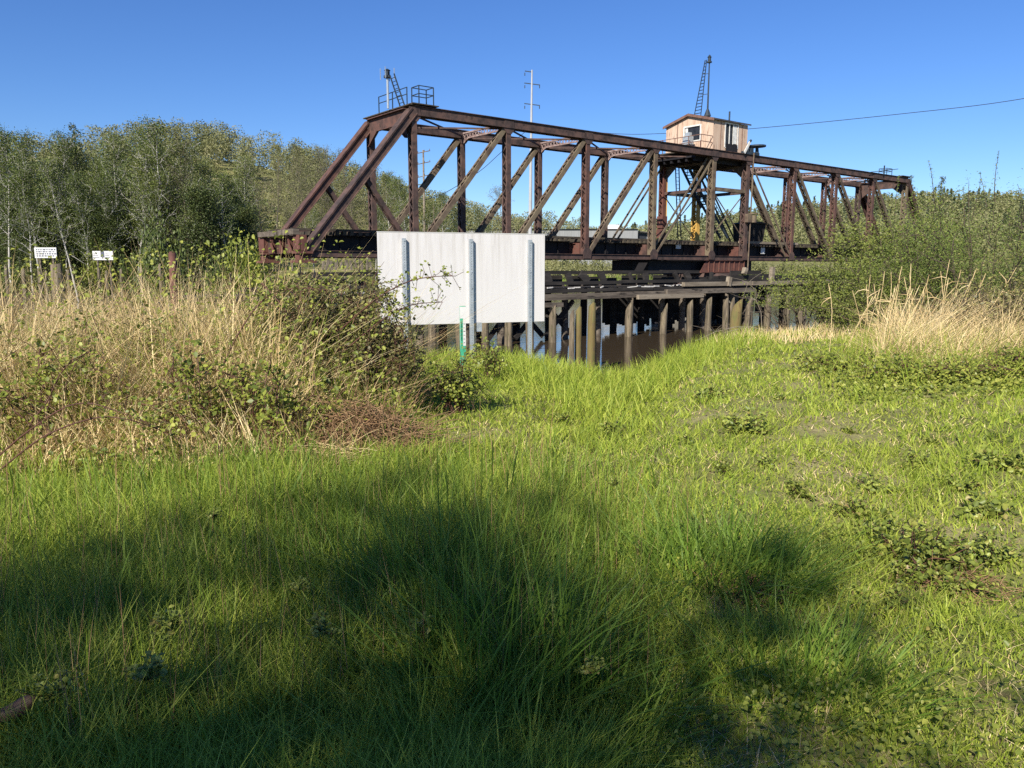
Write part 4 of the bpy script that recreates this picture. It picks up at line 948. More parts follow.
# bushes on the far left bank one can tell apart
def make_bush(seed, n, leaf, sc=1., flat=.8, lumps=14, aspect=.6, stems=10):
    g = np.random.default_rng(seed); sk = Skel(4); C = []
    for k in range(lumps):
        a = g.uniform(0, 2*pi); r = g.uniform(.1, .8); z = g.uniform(.25, 1)*flat; c = np.array([cos(a)*r, sin(a)*r, z*(1.15-r*.5)]); s = g.uniform(.2, .38)
        C.append(c+g.normal(size=(n//lumps, 3))*s*np.array([.62, .62, .5]))
        B = curve((g.uniform(-.08, .08), g.uniform(-.08, .08), -.05), c-np.array([0, 0, -.1]), np.linalg.norm(c)*1.1, g, 6, .12); sk.add(B, np.linspace(.022, .004, len(B)))
    C = np.vstack(C); C = C[C[:, 2] > .0]
    return sk.mesh('stems_mesh'), quad_mesh('foliage_mesh', *leaves(C, leaf, g, aspect))
def bush_thing(name, label, meshes, mats, loc, scale, rz=0, sz=1, group=None, cat='bush'):
    e = empty(name, label, cat, loc, rz, group); e.scale = (scale, scale, scale*sz)
    link('stems', meshes[0], mats[0], e); link('foliage', meshes[1], mats[1], e); return e
BB = [make_bush(90+i, 5200, .07) for i in range(2)]
for (px, py, Y, w_, lb, mt) in ((164, 212, 92, 46, 'large rounded green bush in front of the left wood', 'alder'), (243, 227, 90, 38, 'bright green bush just left of the bridge end', 'bramble'), (98, 238, 101, 24, 'small yellow-green bush above the clean white board', 'bramble'), (215, 248, 88, 20, 'low bush between the big rounded bush and the bridge end', 'alder'), (130, 245, 93, 16, 'low bush between the clean white board and the large rounded bush', 'alder')):
    l = at(px, Y); h = P(px, py, Y).z-l.z; sx = w_/F_PX*Y*.62
    ms = [m.copy() for m in BB[trr.randrange(2)]]
    bush_thing('bank_bush', lb, ms, (M['bark_dark'], M[mt]), l, sx, trr.uniform(0, 6), h/sx/1.05)

# ------------------------------------------------------------------ right-hand thicket: willow, broom
def big_bush(name, label, px, Y, top_py, rad, n, leaf, mat, seed, aspect=.5, lumps=40, shoots=0, depth=.8, cat='bush', zmin=-.2):
    g = np.random.default_rng(seed); l = at(px, Y); H = P(px, top_py, Y).z-l.z; sk = Skel(5); C = []; tip = []
    for k in range(lumps):
        a = g.uniform(0, 2*pi); r = rad*math.sqrt(g.uniform(.02, 1)); zt = H*math.sqrt(max(.06, 1-(r/rad)**2*.8))*g.uniform(.4, 1.0)
        c = np.array([cos(a)*r, sin(a)*r*depth, zt]); s0 = np.array([cos(a)*r*.25, sin(a)*r*.25, -.1])
        B = curve(s0, (c-s0), np.linalg.norm(c-s0)*1.04, g, 7, .09); sk.add(B, np.linspace(.03, .006, len(B)))
        for w in range(7):
            j = g.integers(3, 8); D = (B[j]-B[j-1])+g.normal(size=3)*.25*np.linalg.norm(B[1]-B[0])*3; Wt = curve(B[j], D, g.uniform(.35, 1.0), g, 4, .15, .04); sk.add(Wt, np.linspace(.011, .004, len(Wt))); tip += list(Wt[1:])+list(Wt[2:])
        tip += list(B[4:])
    Pn = np.array(tip); C = Pn[g.integers(0, len(Pn), n)]+g.normal(size=(n, 3))*np.array([.17, .17, .14])
    if shoots:
        for k in range(shoots):
            a = g.uniform(0, 2*pi); r = rad*.85*math.sqrt(g.uniform(0, 1)); z0 = H*g.uniform(.65, .95)
            B = curve((cos(a)*r, sin(a)*r*depth, z0), (g.normal()*.12, g.normal()*.12, 1), g.uniform(.5, 1.1)*H*.33, g, 5, .05); sk.add(B, np.linspace(.012, .004, len(B)))
            m = 90; t = g.uniform(0, 1, m)*5; i = np.minimum(t.astype(int), 4); C = np.vstack([C, B[i]+(B[i+1]-B[i])*(t-i)[:, None]+g.normal(size=(m, 3))*.055*(1.2-t/5)[:, None]])
    C = C[C[:, 2] > zmin]
    e = empty(name, label, cat, l); link('stems', sk.mesh('stems_mesh'), M['bark_dark'], e); link('foliage', quad_mesh('foliage_mesh', *leaves(C, leaf, g, aspect)), M[mat], e); return e
big_bush('willow_bush', 'wide green willow bush hiding the right end of the bridge', 884, 24.5, 204, 2.4, 23000, .08, 'willow', 101)
big_bush('willow_bush', 'low willow bush trailing over the right end of the timber fender', 806, 27, 264, 2.0, 8500, .08, 'willow', 102, lumps=26, depth=.6, zmin=1.1)
big_bush('willow_bush', 'dull willow bush left of the wide one, before the right truss posts', 842, 26, 226, 1.4, 9000, .08, 'willow', 103, lumps=22)
big_bush('broom_bush', 'tall broom bush with upright spiky shoots at the right edge', 990, 20, 196, 2.3, 26000, .055, 'broom', 104, .3, shoots=12)
big_bush('broom_bush', 'middle broom bush between the willow and the spiky one', 928, 22, 200, 2.0, 19000, .06, 'broom', 105, .35, shoots=3)
big_bush('bramble_mound', 'brownish bramble mound at the right edge behind the dry grass', 1010, 15.5, 286, 1.5, 4500, .06, 'bramble_dull', 106, .7, lumps=24)
big_bush('willow_bush', 'green bush at the foot of the broom behind the dry grass', 885, 21, 262, 1.9, 12000, .06, 'willow', 107, lumps=28)
big_bush('broom_bush', 'broom bush beyond the right frame edge', 1090, 19, 190, 2.5, 8000, .07, 'broom', 108, .3, shoots=20)

# ------------------------------------------------------------------ blades
def blades(x, y, h, w, rng, lean=.35, bend=.5, z=None, segs=3, wind=(0, 0)):
    n = len(x); z = hgt(x, y)-.01 if z is None else z; a = rng.uniform(0, 2*pi, n); b = rng.uniform(0, 2*pi, n)
    l = np.abs(rng.normal(0, lean, n)); bd = rng.normal(0, bend, n); wx, wy = np.cos(b)*w/2, np.sin(b)*w/2; V = np.empty((n, segs+1, 2, 3), np.float32)
    for k in range(segs+1):
        t = k/segs; out = h*(l*t+np.abs(bd)*t*t*.6)+0*t; cx_ = x+np.cos(a)*out+wind[0]*h*t*t; cy_ = y+np.sin(a)*out+wind[1]*h*t*t; cz = z+h*t*(1-.25*np.minimum(np.abs(bd), 1.6)*t)
        ww = (1-t**1.6)*.94+.06
        V[:, k, 0] = np.stack([cx_-wx*ww, cy_-wy*ww, cz], -1); V[:, k, 1] = np.stack([cx_+wx*ww, cy_+wy*ww, cz], -1)
    base = (np.arange(n)*(segs+1)*2)[:, None]; Q = np.concatenate([base+np.array([2*k, 2*k+1, 2*k+3, 2*k+2]) for k in range(segs)], 1).reshape(-1, 4)
    return V.reshape(-1, 3), Q
def polar(n, r0, r1, a0, a1, g):
    r = r0*(r1/r0)**g.uniform(0, 1, n); a = g.uniform(a0, a1, n); return r*np.sin(a), r*np.cos(a), r
def nz(x, y, f, s=0): 
    return (np.sin(f*x+1.3*s)*np.cos(f*1.17*y+.7*s)+.6*np.sin(f*2.3*x-f*1.9*y+s)+.4*np.sin(f*4.1*y+f*3.3*x+2*s))/2
def tallness(x, y):
    """1 where the meadow is uncut (left and near), 0 on the short lawn"""
    a = x/np.maximum(y, .3)
    return sstep(.28, -.02, a-.07*nz(x, y, 1.1))*sstep(7.6, 4.8, np.hypot(x, y))
g = np.random.default_rng(17)
# short lawn
x, y, r = polar(270000, 1.6, 32, R(-52), R(52), g); q, u = qu(x, y); keep = (qe(x, y) > 24.8)
bare = (nz(x, y, 1.6, 3)+.5*nz(x, y, 4.5, 1) > .8) & (x/y > .12); keep &= ~(bare & (g.uniform(size=len(x)) < .5)); spot = np.exp(-.5*(((x-.1)/.16)**2+((y-2.42)/.12)**2))+np.exp(-.5*(((x-1.05)/.2)**2+((y-3.45)/.14)**2)); keep &= g.uniform(size=len(x)) > spot*.9; x, y, r, q = x[keep], y[keep], r[keep], q[keep]
tl = tallness(x, y); h = (.085+.06*nz(x, y, 1.3)+.05*nz(x, y, 3.7, 2))*g.uniform(.5, 1.5, len(x)); h = np.clip(h, .035, .3)+tl*g.uniform(.05, .28, len(x))
q = qe(x, y); h += .20*sstep(33, 29, q)*g.uniform(.3, 1.3, len(x))*sstep(2.5, -1.5, x-.15*y)+.10*sstep(30, 27, q)*g.uniform(.2, 1.2, len(x))
V, Q = blades(x, y, h, np.maximum(.0052, .0013*r)*g.lognormal(0, .38, len(x)), g, .5, .7)
tag(link('meadow_grass', quad_mesh('meadow_grass', V, Q), M['grass']), 'bright green meadow grass covering the bank', 'grass', kind='stuff')
# tall fine grass in the left and near foreground
x, y, r = polar(62000, 1.7, 9.5, R(-50), R(22), g); k = g.uniform(size=len(x)) < tallness(x, y)*(.75+.4*nz(x, y, 2.2, 5)); x, y, r = x[k], y[k], r[k]
h = np.clip(.36+.1*nz(x, y, 1.4, 4), .15, .6)*g.uniform(.6, 1.25, len(x))*(.5+.5*sstep(2.2, 3.8, r))
V, Q = blades(x, y, h, np.maximum(.005, .0012*r)*g.lognormal(0, .45, len(x)), g, .16, .6, segs=4)
tag(link('tall_grass', quad_mesh('tall_grass', V, Q), M['grass_tall']), 'tall fine dark green grass filling the left foreground', 'grass', kind='stuff')
# scattered dead blades in the lawn
x, y, r = polar(85000, 1.7, 26, R(-50), R(50), g); k = (qu(x, y)[0] > 26) & (g.uniform(size=len(x)) < .35+.5*(nz(x, y, 1.6, 3) > .35)); x, y, r = x[k], y[k], r[k]
V, Q = blades(x, y, g.uniform(.02, .085, len(x)), np.maximum(.004, .0011*r), g, 1.3, 1.)
tag(link('dead_grass_blades', quad_mesh('dead_grass_blades', V, Q), M['straw']), 'straw coloured dead blades lying through the lawn', 'grass', kind='stuff')
# thin brownish seeding stems standing through the tall grass
x, y, r = polar(3200, 2.6, 8.5, R(-48), R(14), g); k = g.uniform(size=len(x)) < tallness(x, y)*.55; x, y, r = x[k], y[k], r[k]
V, Q = blades(x, y, g.uniform(.35, .62, len(x)), np.maximum(.003, .0008*r), g, .07, .12, segs=3)
tag(link('seeding_stems', quad_mesh('seeding_stems', V, Q), M['brown_straw']), 'thin brown seeding stems standing through the tall left grass', 'grass', kind='stuff')
# clover, dandelion and other broad leaves low in the lawn
x, y, r = polar(42000, 1.8, 20, R(-50), R(50), g); k = (qu(x, y)[0] > 26) & (g.uniform(size=len(x)) < (.35+.6*(nz(x, y, 2.1, 6) > .1))*(1-.6*tallness(x, y))); x, y, r = x[k], y[k], r[k]
C = np.stack([x, y, hgt(x, y)+g.uniform(.02, .13, len(x))], -1); V, Q = leaves(C, np.maximum(.022, .003*r), g, .75, 1., .3, hexa=True)
tag(link('lawn_herbs', quad_mesh('lawn_herbs', V, Q), M['bramble']), 'small broad leaves of clover and herbs low in the lawn', 'ground cover', kind='stuff')
# lush reed-like grass at the bank crest below the sign
x = g.uniform(-2.2, 6.5, 26000); y = g.uniform(9, 24, 26000); q = qe(x, y); k = (q > 26.3) & (q < 31.5) & (g.uniform(size=len(x)) < .95*sstep(31.5, 29.5, q)*(.5+.5*sstep(4.8, 1.5, x-.12*y+.9))); x, y = x[k], y[k]
V, Q = blades(x, y, g.uniform(.2, .5, len(x)), .014*g.uniform(.7, 1.4, len(x)), g, .25, .6)
tag(link('bank_crest_grass', quad_mesh('bank_crest_grass', V, Q), M['grass']), 'longer fresh grass along the bank crest below the white sign', 'grass', kind='stuff')
# grass and mud edge of far bank
x = g.uniform(-120, 240, 90000); y = g.uniform(70, 330, 90000); q, u = qu(x, y); k = (q < -77) & (q > -92) & (x/y < .7) & (x/y > -1); x, y = x[k], y[k]
V, Q = blades(x, y, g.uniform(.5, 1.5, len(x)), .16+0*x, g, .4, .6)
tag(link('far_bank_grass', quad_mesh('far_bank_grass', V, Q), M['grass_tall']), 'rough green grass along the far bank', 'grass', kind='stuff')
# big clumps one can point at
def clump(label, px, py, R0, H, n, mat, seed, bend=.55, w=.007, lean=.3, stalks=0):
    g = np.random.default_rng(seed); rr_ = ray(px, py); t = -EYE.z/rr_.z; p = EYE+rr_*t; z0 = float(hgt(p.x, p.y))
    a = g.uniform(0, 2*pi, n); r = R0*np.sqrt(g.uniform(0, 1, n)); x = np.cos(a)*r; y = np.sin(a)*r
    h = H*g.uniform(.45, 1.15, n)*(1.05-.35*(r/R0)**2); V, Q = blades(x, y, h, w*g.uniform(.6, 1.3, n), g, lean, bend, z=np.zeros(n)-.02, segs=5)
    V = V.reshape(n, -1, 3); k = (V[:, :, 2]/H)[..., None]; d = np.stack([x, y, 0*x], -1)[:, None]; V = (V+d*np.clip(k, 0, 2)*.75).reshape(-1, 3)
    o = link('grass_clump', quad_mesh('grass_clump', V, Q), mat); o.location = (p.x, p.y, z0); return tag(o, label, 'grass clump')
clump('biggest clump of long blades, dark green, in the lower centre', 505, 690, .34, .74, 620, M['grass_lush'], 1, .7, .0105, .32)
clump('second long-bladed clump just behind the biggest one', 455, 610, .36, .66, 520, M['grass_lush'], 2, .6, .01, .25)
clump('broad clump of grass at the right edge of the foreground shade', 728, 584, .42, .46, 800, M['grass_lush'], 3, .7, .01, .4)
clump('low tufted clump below the broad shaded clump on the right', 800, 680, .4, .3, 700, M['grass_lush'], 4, .6, .009)
clump('wispy clump of blades in the lower left shade', 265, 690, .5, .42, 420, M['grass_lush'], 5, .6, .0085)
clump('sunlit tuft of yellow-green grass near the lower left corner', 80, 665, .4, .36, 600, M['grass'], 6, .5, .008)
clump('leafy tuft right of the biggest clump, bending over the bare spot', 590, 715, .3, .4, 340, M['grass_lush'], 7, .9, .011, .45)
clump('upright tuft in the shade between the brown heap and the biggest clump', 380, 600, .4, .5, 500, M['grass_lush'], 8, .5, .009)
# dark seeding stalks in front of the lawn
def stalks(label, pxs, seed, name='seed_stalks'):
    g = np.random.default_rng(seed); sk = Skel(4); rr_ = ray(pxs[0][0], pxs[0][1]); p0 = EYE+rr_*(-EYE.z/rr_.z); z0 = float(hgt(p0.x, p0.y))
    for px, py, tx, ty in pxs:
        rr_ = ray(px, py); p = EYE+rr_*(-EYE.z/rr_.z); tp = P(tx, ty, p.y); a = np.array(p-p0)*np.array([1, 1, 0]); b = np.array([tp.x-p0.x, tp.y-p0.y, tp.z-z0])
        m = (a+b)/2+np.array([.0, 0, .03]); sk.add([a, m, b], [.0045, .004, .003]); sk.add([b-(b-m)*.5, b-(b-m)*.2, b], [.004, .0055, .002])
    o = link(name, sk.mesh(name), M['grass_tall']); o.location = (p0.x, p0.y, z0); return tag(o, label, 'plant')
stalks('group of upright dark seeding stalks in the centre of the grass', [(490, 565, 493, 440), (500, 570, 517, 450), (470, 570, 462, 465), (480, 572, 482, 452), (505, 560, 508, 470), (545, 540, 563, 470), (440, 580, 437, 445), (452, 575, 446, 470)], 4)
# ------------------------------------------------------------------ dry stands and brambles
def straw(name, label, x, y, H, mat, seed, lean=.2, bend=.45, w=.006, wind=(0, 0), topfrac=1):
    g = np.random.default_rng(seed); n = len(x); V, Q = blades(x, y, H, w*g.uniform(.6, 1.4, n), g, lean, bend, segs=4, wind=wind)
    return tag(link(name, quad_mesh(name, V, Q), M[mat]), label, 'dry grass', kind='stuff')
def thick(x, y):
    """height of the left thicket, metres"""
    a = x/np.maximum(y, .3); r = np.hypot(x, y)
    e = 5.5+.35*nz(x, y, 1.3, 8)+.9*sstep(-.35, -.12, a)
    return (2.02+.22*nz(x, y, 1.1, 6))*sstep(e, e+2.6, y)*sstep(-.085, -.19, a)
g = np.random.default_rng(31)
x = g.uniform(-9.5, -.6, 60000); y = g.uniform(5.7, 12.5, 60000); T_ = thick(x, y); k = (g.uniform(size=len(x)) < np.minimum(T_*2, 1.3)*np.clip(.34+.75*nz(x, y, 2.1, 9), .1, .9)*1.15) & (T_ > .15) & (x/y > -.95) & (g.uniform(size=len(x)) < .12+.88*sstep(-.25, -.33, x/y+.03*nz(x, y, 2, 1)))
x, y = x[k], y[k]; straw('dry_reed_grass', 'tall tan dead reed grass massed on the left', x, y, thick(x, y)*g.uniform(.4, 1.15, len(x))*(.85+.2*nz(x, y, 2.6, 2)), 'straw', 32, .34, .9, .011, (.1, -.08))
x = g.uniform(-9, -.7, 7000); y = g.uniform(5.6, 11, 7000); T_ = thick(x, y); k = (T_ > .06) & (x/y > -.95); x, y = x[k], y[k]
straw('brown_dead_stalks', 'brown dead stems tangled through the left thicket', x, y, np.maximum(.15, thick(x, y)*g.uniform(.3, .9, len(x))), 'brown_straw', 33, .5, .9, .008)
x = g.uniform(-8, -.7, 26000); y = g.uniform(5.4, 10.5, 26000); T_ = thick(x, y); k = (T_ > .02) & (x/y > -.95) & (g.uniform(size=len(x)) < .55*(nz(x, y, 1.5, 9) < .35)); x, y = x[k], y[k]
V, Q = blades(x, y, np.maximum(.2, thick(x, y)*g.uniform(.25, .8, len(x))), .009*g.uniform(.6, 1.3, len(x)), g, .3, .6)
tag(link('thicket_grass', quad_mesh('thicket_grass', V, Q), M['grass']), 'green blades growing up through the dead reeds on the left', 'grass', kind='stuff')
x = g.uniform(-9, -.7, 90000); y = g.uniform(5.2, 11.5, 90000); T_ = thick(x, y); k = (T_ > .05) & (x/y > -.95) & (g.uniform(size=len(x)) < np.clip(.06+.3*nz(x, y, 1.9, 13)+.16*nz(x, y, 5, 3), 0, .45)); x, y = x[k], y[k]
C = np.stack([x, y, hgt(x, y)+thick(x, y)*g.uniform(.3, 1.02, len(x))], -1)
tag(link('bramble_sprigs', quad_mesh('bramble_sprigs', *leaves(C, .05, g, .7, .7, .5, 2, True)), M['bramble']), 'yellow-green bramble leaves speckling the dead reeds on the left', 'ground cover', kind='stuff')
def bramble(name, label, C, n_canes, reach, Hh, nleaf, mat, seed, arch=(.6, 1.4), leaf=.05, dull=0, ybias=0, drop=.0, cat='bramble'):
    """arching canes with leaflets set along them; C is the base centre"""
    g = np.random.default_rng(seed); sk = Skel(4); L = []
    z0 = float(hgt(C[0], C[1]))
    for k in range(n_canes):
        a = g.uniform(0, 2*pi); r = g.uniform(0, .35)*reach[0]; p = np.array([cos(a)*r, sin(a)*r*reach[1]/reach[0], 0]); b = g.uniform(0, 2*pi); h = Hh*g.uniform(.5, 1.05); sp = reach[0]*g.uniform(.4, .95)
        e = np.array([cos(b)*sp, sin(b)*sp*reach[1]/reach[0], 0]); t = np.linspace(0, 1, 9)[:, None]
        B = p+(e-p)*t+np.array([0, 0, 1])*h*np.sin(np.minimum(t*1.25, 1.0)*pi*.5)**.8*(1-.5*np.clip(t-.7, 0, 1)/.3)+g.normal(size=(9, 3))*.025; B[:, 2] = np.maximum(B[:, 2], .01)
        sk.add(B, np.linspace(.009, .003, 9))
        m = int(nleaf/n_canes); i = g.integers(2, 8, m); f = g.uniform(0, 1, m)[:, None]; c = B[i]+(B[i+1]-B[i])*f+g.normal(size=(m, 3))*.075
        L += [c, c[::2]+g.normal(size=(len(c[::2]), 3))*leaf*.55, c[::2]+g.normal(size=(len(c[::2]), 3))*leaf*.55]
        for w in range(2):
            j = g.integers(3, 8); Wt = curve(B[j], g.normal(size=3)+np.array([0, 0, .4]), g.uniform(.15, .45), g, 3, .2); sk.add(Wt, np.linspace(.004, .002, 4))
    C_ = np.vstack(L); C_ = C_[C_[:, 2] > .01]
    e = empty(name, label, cat, (C[0], C[1], z0)); link('canes', sk.mesh('canes_mesh'), M['cane'], e); link('leaves', quad_mesh('leaves_mesh', *leaves(C_, leaf*.85, g, .7, .5, sunny=2, hexa=True)), M[mat], e); return e
def wpt(px, py, Y): p = P(px, py, Y); return (p.x, Y)
bramble('bramble_mound', 'big dark domed bramble mound in front of the sign left edge', wpt(330, 300, 8.7), 90, (1.0, .85), 1.62, 5200, 'bramble_dull', 201, leaf=.048)
bramble('bramble_mound', 'upper bramble tangle topping the mound below the left bridge end', wpt(298, 300, 9.2), 50, (1.05, .7), 1.6, 3000, 'bramble', 202, leaf=.045)
bramble('bramble_mound', 'shaded lower side of the brambles near the green marker', wpt(385, 330, 8.5), 40, (.6, .6), 1.1, 1900, 'bramble_dull', 203, leaf=.045)  # shade of this side comes from the darker leaf colour
bramble('bramble_patch', 'leafy yellow-green bramble patch at the left picture edge', wpt(40, 400, 6.7), 13, (1.1, .8), 1.0, 620, 'bramble', 204, leaf=.05)
bramble('bramble_patch', 'low bramble patch in front of the tan reeds, left of centre thicket', wpt(190, 400, 6.9), 11, (1.0, .7), 1.0, 420, 'bramble', 205, leaf=.055)
bramble('bramble_patch', 'bramble patch at the foot of the tan reeds, left of the dead grass heap', wpt(265, 420, 6.8), 13, (.7, .6), .9, 380, 'bramble', 206, leaf=.056)
bramble('bramble_patch', 'brambles topping the reeds at the far left', wpt(20, 300, 10.2), 32, (1.6, .8), 1.12, 1300, 'bramble', 207, leaf=.055)
bramble('bramble_patch', 'brambles topping the reeds below the rusty steel pile', wpt(200, 300, 10.6), 36, (1.6, .8), 1.16, 1400, 'bramble', 208, leaf=.055)
bramble('bramble_patch', 'pale brambles in the middle of the tan reeds', wpt(105, 330, 8.4), 30, (1.3, .9), 1.4, 1100, 'bramble', 209, leaf=.05)
bramble('bramble_patch', 'small bramble clump at the edge of the lawn below the sign', wpt(455, 370, 8.9), 18, (.5, .45), .62, 700, 'bramble', 210, leaf=.045)
bramble('bramble_patch', 'sprig of brambles in the grass before the middle sign post', wpt(490, 330, 12.5), 12, (.45, .4), .62, 330, 'bramble', 211, leaf=.055)
bramble('bramble_patch', 'wide low bramble patch below the dry grass on the right', wpt(935, 400, 10.9), 30, (1.5, .7), .26, 1100, 'bramble', 212, leaf=.05)
bramble('bramble_patch', 'low bramble patch on the lawn in front of the right dry grass', wpt(850, 375, 12.5), 24, (1.2, .7), .26, 800, 'bramble', 213, leaf=.055)
bramble('bramble_patch', 'brambles on the bank at the right picture edge', wpt(1030, 380, 11.2), 24, (.9, .7), .45, 900, 'bramble', 214, leaf=.05)
# single arching canes that stand out
def arch(label, pts, Y, seed, nleaf=60, leaf=.05, mat='bramble', r0=.008):
    g = np.random.default_rng(seed); Pt = [np.array(P(px, py, Y+dy)) for px, py, dy in pts]; o = Pt[0].copy(); Pt = [p-o for p in Pt]; out = []
    for i in range(len(Pt)-1):
        p0, p1, p2, p3 = Pt[max(i-1, 0)], Pt[i], Pt[i+1], Pt[min(i+2, len(Pt)-1)]
        for k in range(5): t = k/5; out.append(.5*((2*p1)+(p2-p0)*t+(2*p0-5*p1+4*p2-p3)*t*t+(3*p1-p0-3*p2+p3)*t**3))
    B = np.array(out+[Pt[-1]]); sk = Skel(5); sk.add(B, np.linspace(r0, .003, len(B))); L = []
    for k in range(nleaf):
        i = g.integers(len(B)//4, len(B)-1); c = B[i]+(B[i+1]-B[i])*g.uniform(); d = g.normal(size=3)*.055+np.array([0, 0, .02]); sk.add([c, c+d*.6, c+d], .0022); L += [c+d, c+d+g.normal(size=3)*leaf*.5, c+d+g.normal(size=3)*leaf*.5]
    e = empty('arching_cane', label, 'bramble cane', tuple(o)); link('cane', sk.mesh('cane'), M['cane'], e); link('leaves', quad_mesh('leaves', *leaves(np.array(L), leaf*.85, g, .7, .4, sunny=2, hexa=True)), M[mat], e)
arch('leafy cane reaching right across the left third of the white board', [(340, 330, .2), (375, 300, 0), (405, 283, -.1), (430, 277, -.2), (456, 276, -.2)], 7.6, 1, 60, .035, 'bramble')
arch('second leafy cane over the lower left of the white board', [(345, 350, .1), (385, 318, 0), (412, 305, 0), (443, 302, 0)], 7.6, 2, 55, .038, 'bramble')
arch('dark red cane arching low over the left bramble patch', [(0, 455, 0), (30, 430, -.1), (75, 404, -.2), (120, 412, -.2), (180, 440, -.1)], 5.9, 3, 26, .045)
arch('lower of the two dark canes arching over the left bramble patch', [(0, 470, 0), (45, 436, -.1), (95, 418, -.2), (130, 420, -.2), (165, 432, 0)], 5.8, 4, 20, .045)
arch('thick dark cane curving over the tan reeds to the mound', [(205, 420, 0), (225, 360, 0), (258, 305, 0), (290, 289, 0), (330, 290, 0)], 7.8, 5, 40, .045, r0=.011)
arch('dark leaning cane rising right of the bramble mound', [(440, 402, 0), (455, 372, 0), (470, 356, 0), (486, 340, 0)], 9.2, 6, 22, .05)
arch('long cane crossing down through the mound', [(262, 283, 0), (285, 310, -.2), (305, 350, -.5), (318, 392, -.7)], 8.3, 7, 30, .045)
# heap of dead stems at the foot of the mound
def heap(label, px, py, rx, ry, H, n, mat, seed, k_=1):
    g = np.random.default_rng(seed); rr_ = ray(px, py); p = EYE+rr_*(-EYE.z/rr_.z); z0 = float(hgt(p.x, p.y)); sk = Skel(3)
    for k in range(n):
        a = g.uniform(0, 2*pi); r = math.sqrt(g.uniform(0, 1)); c = np.array([cos(a)*r*rx, sin(a)*r*ry, H*(1-r*r)*g.uniform(.3, 1.05)]); d = np.array([g.normal(), g.normal()*.7, g.normal()*.45-.25]); B = curve(c, d, g.uniform(.15, .6)*k_, g, 4, .16, -.02); B[:, 2] = np.maximum(B[:, 2], .0); sk.add(B, np.linspace(.0042, .002, len(B))*(.4+.6*k_))
    o = link('dead_stem_heap', sk.mesh('dead_stem_heap'), M[mat]); o.location = (p.x, p.y, z0); return tag(o, label, 'dead stems')
heap('reddish-brown heap of dead stems at the foot of the dark bramble mound', 362, 452, .68, .5, .5, 1500, 'brown_straw', 1)
heap('thin straw litter right below the brown heap', 330, 468, .4, .3, .2, 500, 'straw', 2)
# dry grass in front of the right-hand bushes
g = np.random.default_rng(41); x = g.uniform(4.2, 14, 52000); y = g.uniform(11, 20.5, 52000); a = x/y
T_ = 1.35*sstep(.42, .51, a+.012*nz(x, y, 1.2))*sstep(10.6, 13.0, y+.7*nz(x, y, .9, 2))*sstep(20, 17, y)*(1+.22*nz(x, y, 1.3, 3))+.2*sstep(.24, .33, a)*sstep(18, 21, y)
k = g.uniform(size=len(x)) < T_*np.clip(.34+.5*nz(x, y, 2.3, 4), .12, .75); x, y, T_ = x[k], y[k], T_[k]
straw('dry_bank_grass', 'pale dry grass leaning in front of the right-hand bushes', x, y, T_*g.uniform(.35, 1.1, len(x))*(.9+.3*nz(x, y, 2.9, 5)), 'straw', 42, .55, 1.1, .012, (.18, -.12))
g = np.random.default_rng(43); x = g.uniform(4.5, 10.5, 2400); y = g.uniform(19, 25.5, 2400); q, u = qu(x, y); k = (q > 25) & (x/y > .25); x, y = x[k], y[k]
straw('dry_bank_grass', 'low wispy straw at the water edge left of the willow', x, y, g.uniform(.15, .42, len(x)), 'straw', 44, .3, .6, .015)
x = g.uniform(4.2, 10.5, 26000); y = g.uniform(8.8, 13, 26000); a = x/y; k = (g.uniform(size=len(x)) < sstep(.36, .5, a)*sstep(8.8, 10.2, y+.5*nz(x, y, 1.1, 5))*sstep(12.4, 10.8, y)*.6); x, y = x[k], y[k]
C = np.stack([x, y, hgt(x, y)+g.uniform(.03, .42, len(x))*sstep(9.2, 12, y)], -1)
tag(link('leafy_herbs', quad_mesh('leafy_herbs', *leaves(C, .055, g, .7, .7, .4, 2, True)), M['bramble']), 'yellow-green leafy herbs below the dry grass on the right', 'ground cover', kind='stuff')
x = g.uniform(4.2, 13, 24000); y = g.uniform(10, 17, 24000); a = x/y; k = (g.uniform(size=len(x)) < sstep(.38, .5, a)*sstep(9.8, 11.5, y)*sstep(17, 14.5, y)*.3); x, y = x[k], y[k]
V, Q = blades(x, y, g.uniform(.25, .9, len(x)), .012*g.uniform(.6, 1.3, len(x)), g, .35, .7)
tag(link('green_bank_blades', quad_mesh('green_bank_blades', V, Q), M['grass']), 'green blades mixed into the dry grass on the right', 'grass', kind='stuff')
def tallstems(name, label, px, Y, n, H, seed, spread=.5):
    g = np.random.default_rng(seed); sk = Skel(4); l = at(px, Y)
    for k in range(n):
        b = np.array([g.normal()*spread, g.normal()*.3, 0]); B = curve(b, (g.normal()*.2+.16, g.normal()*.15, 1), H*g.uniform(.7, 1.1), g, 5, .05); sk.add(B, np.linspace(.009, .005, len(B)))
        m = B[-1]-B[-2]; sk.add([B[-1]-m*.9, B[-1]-m*.3, B[-1]], [.005, .008, .003])
        for w in range(2): i = g.integers(1, 5); sk.add(curve(B[i], (g.normal(), g.normal(), .5), .3, g, 3, .2, -.15), [.008, .008, .006, .002])
    o = link(name, sk.mesh(name), M['straw']); o.location = l; return tag(o, label, 'dry stalks')
tallstems('dry_stalks', 'tall pale seed stalks rising in front of the willow, left group', 893, 15.2, 18, 1.7, 1); tallstems('dry_stalks', 'tall pale seed stalks before the broom, right group', 935, 15.5, 20, 1.65, 2, .7); tallstems('dry_stalks', 'few tall pale stalks left of the two dense groups', 862, 15.4, 4, 1.4, 3)
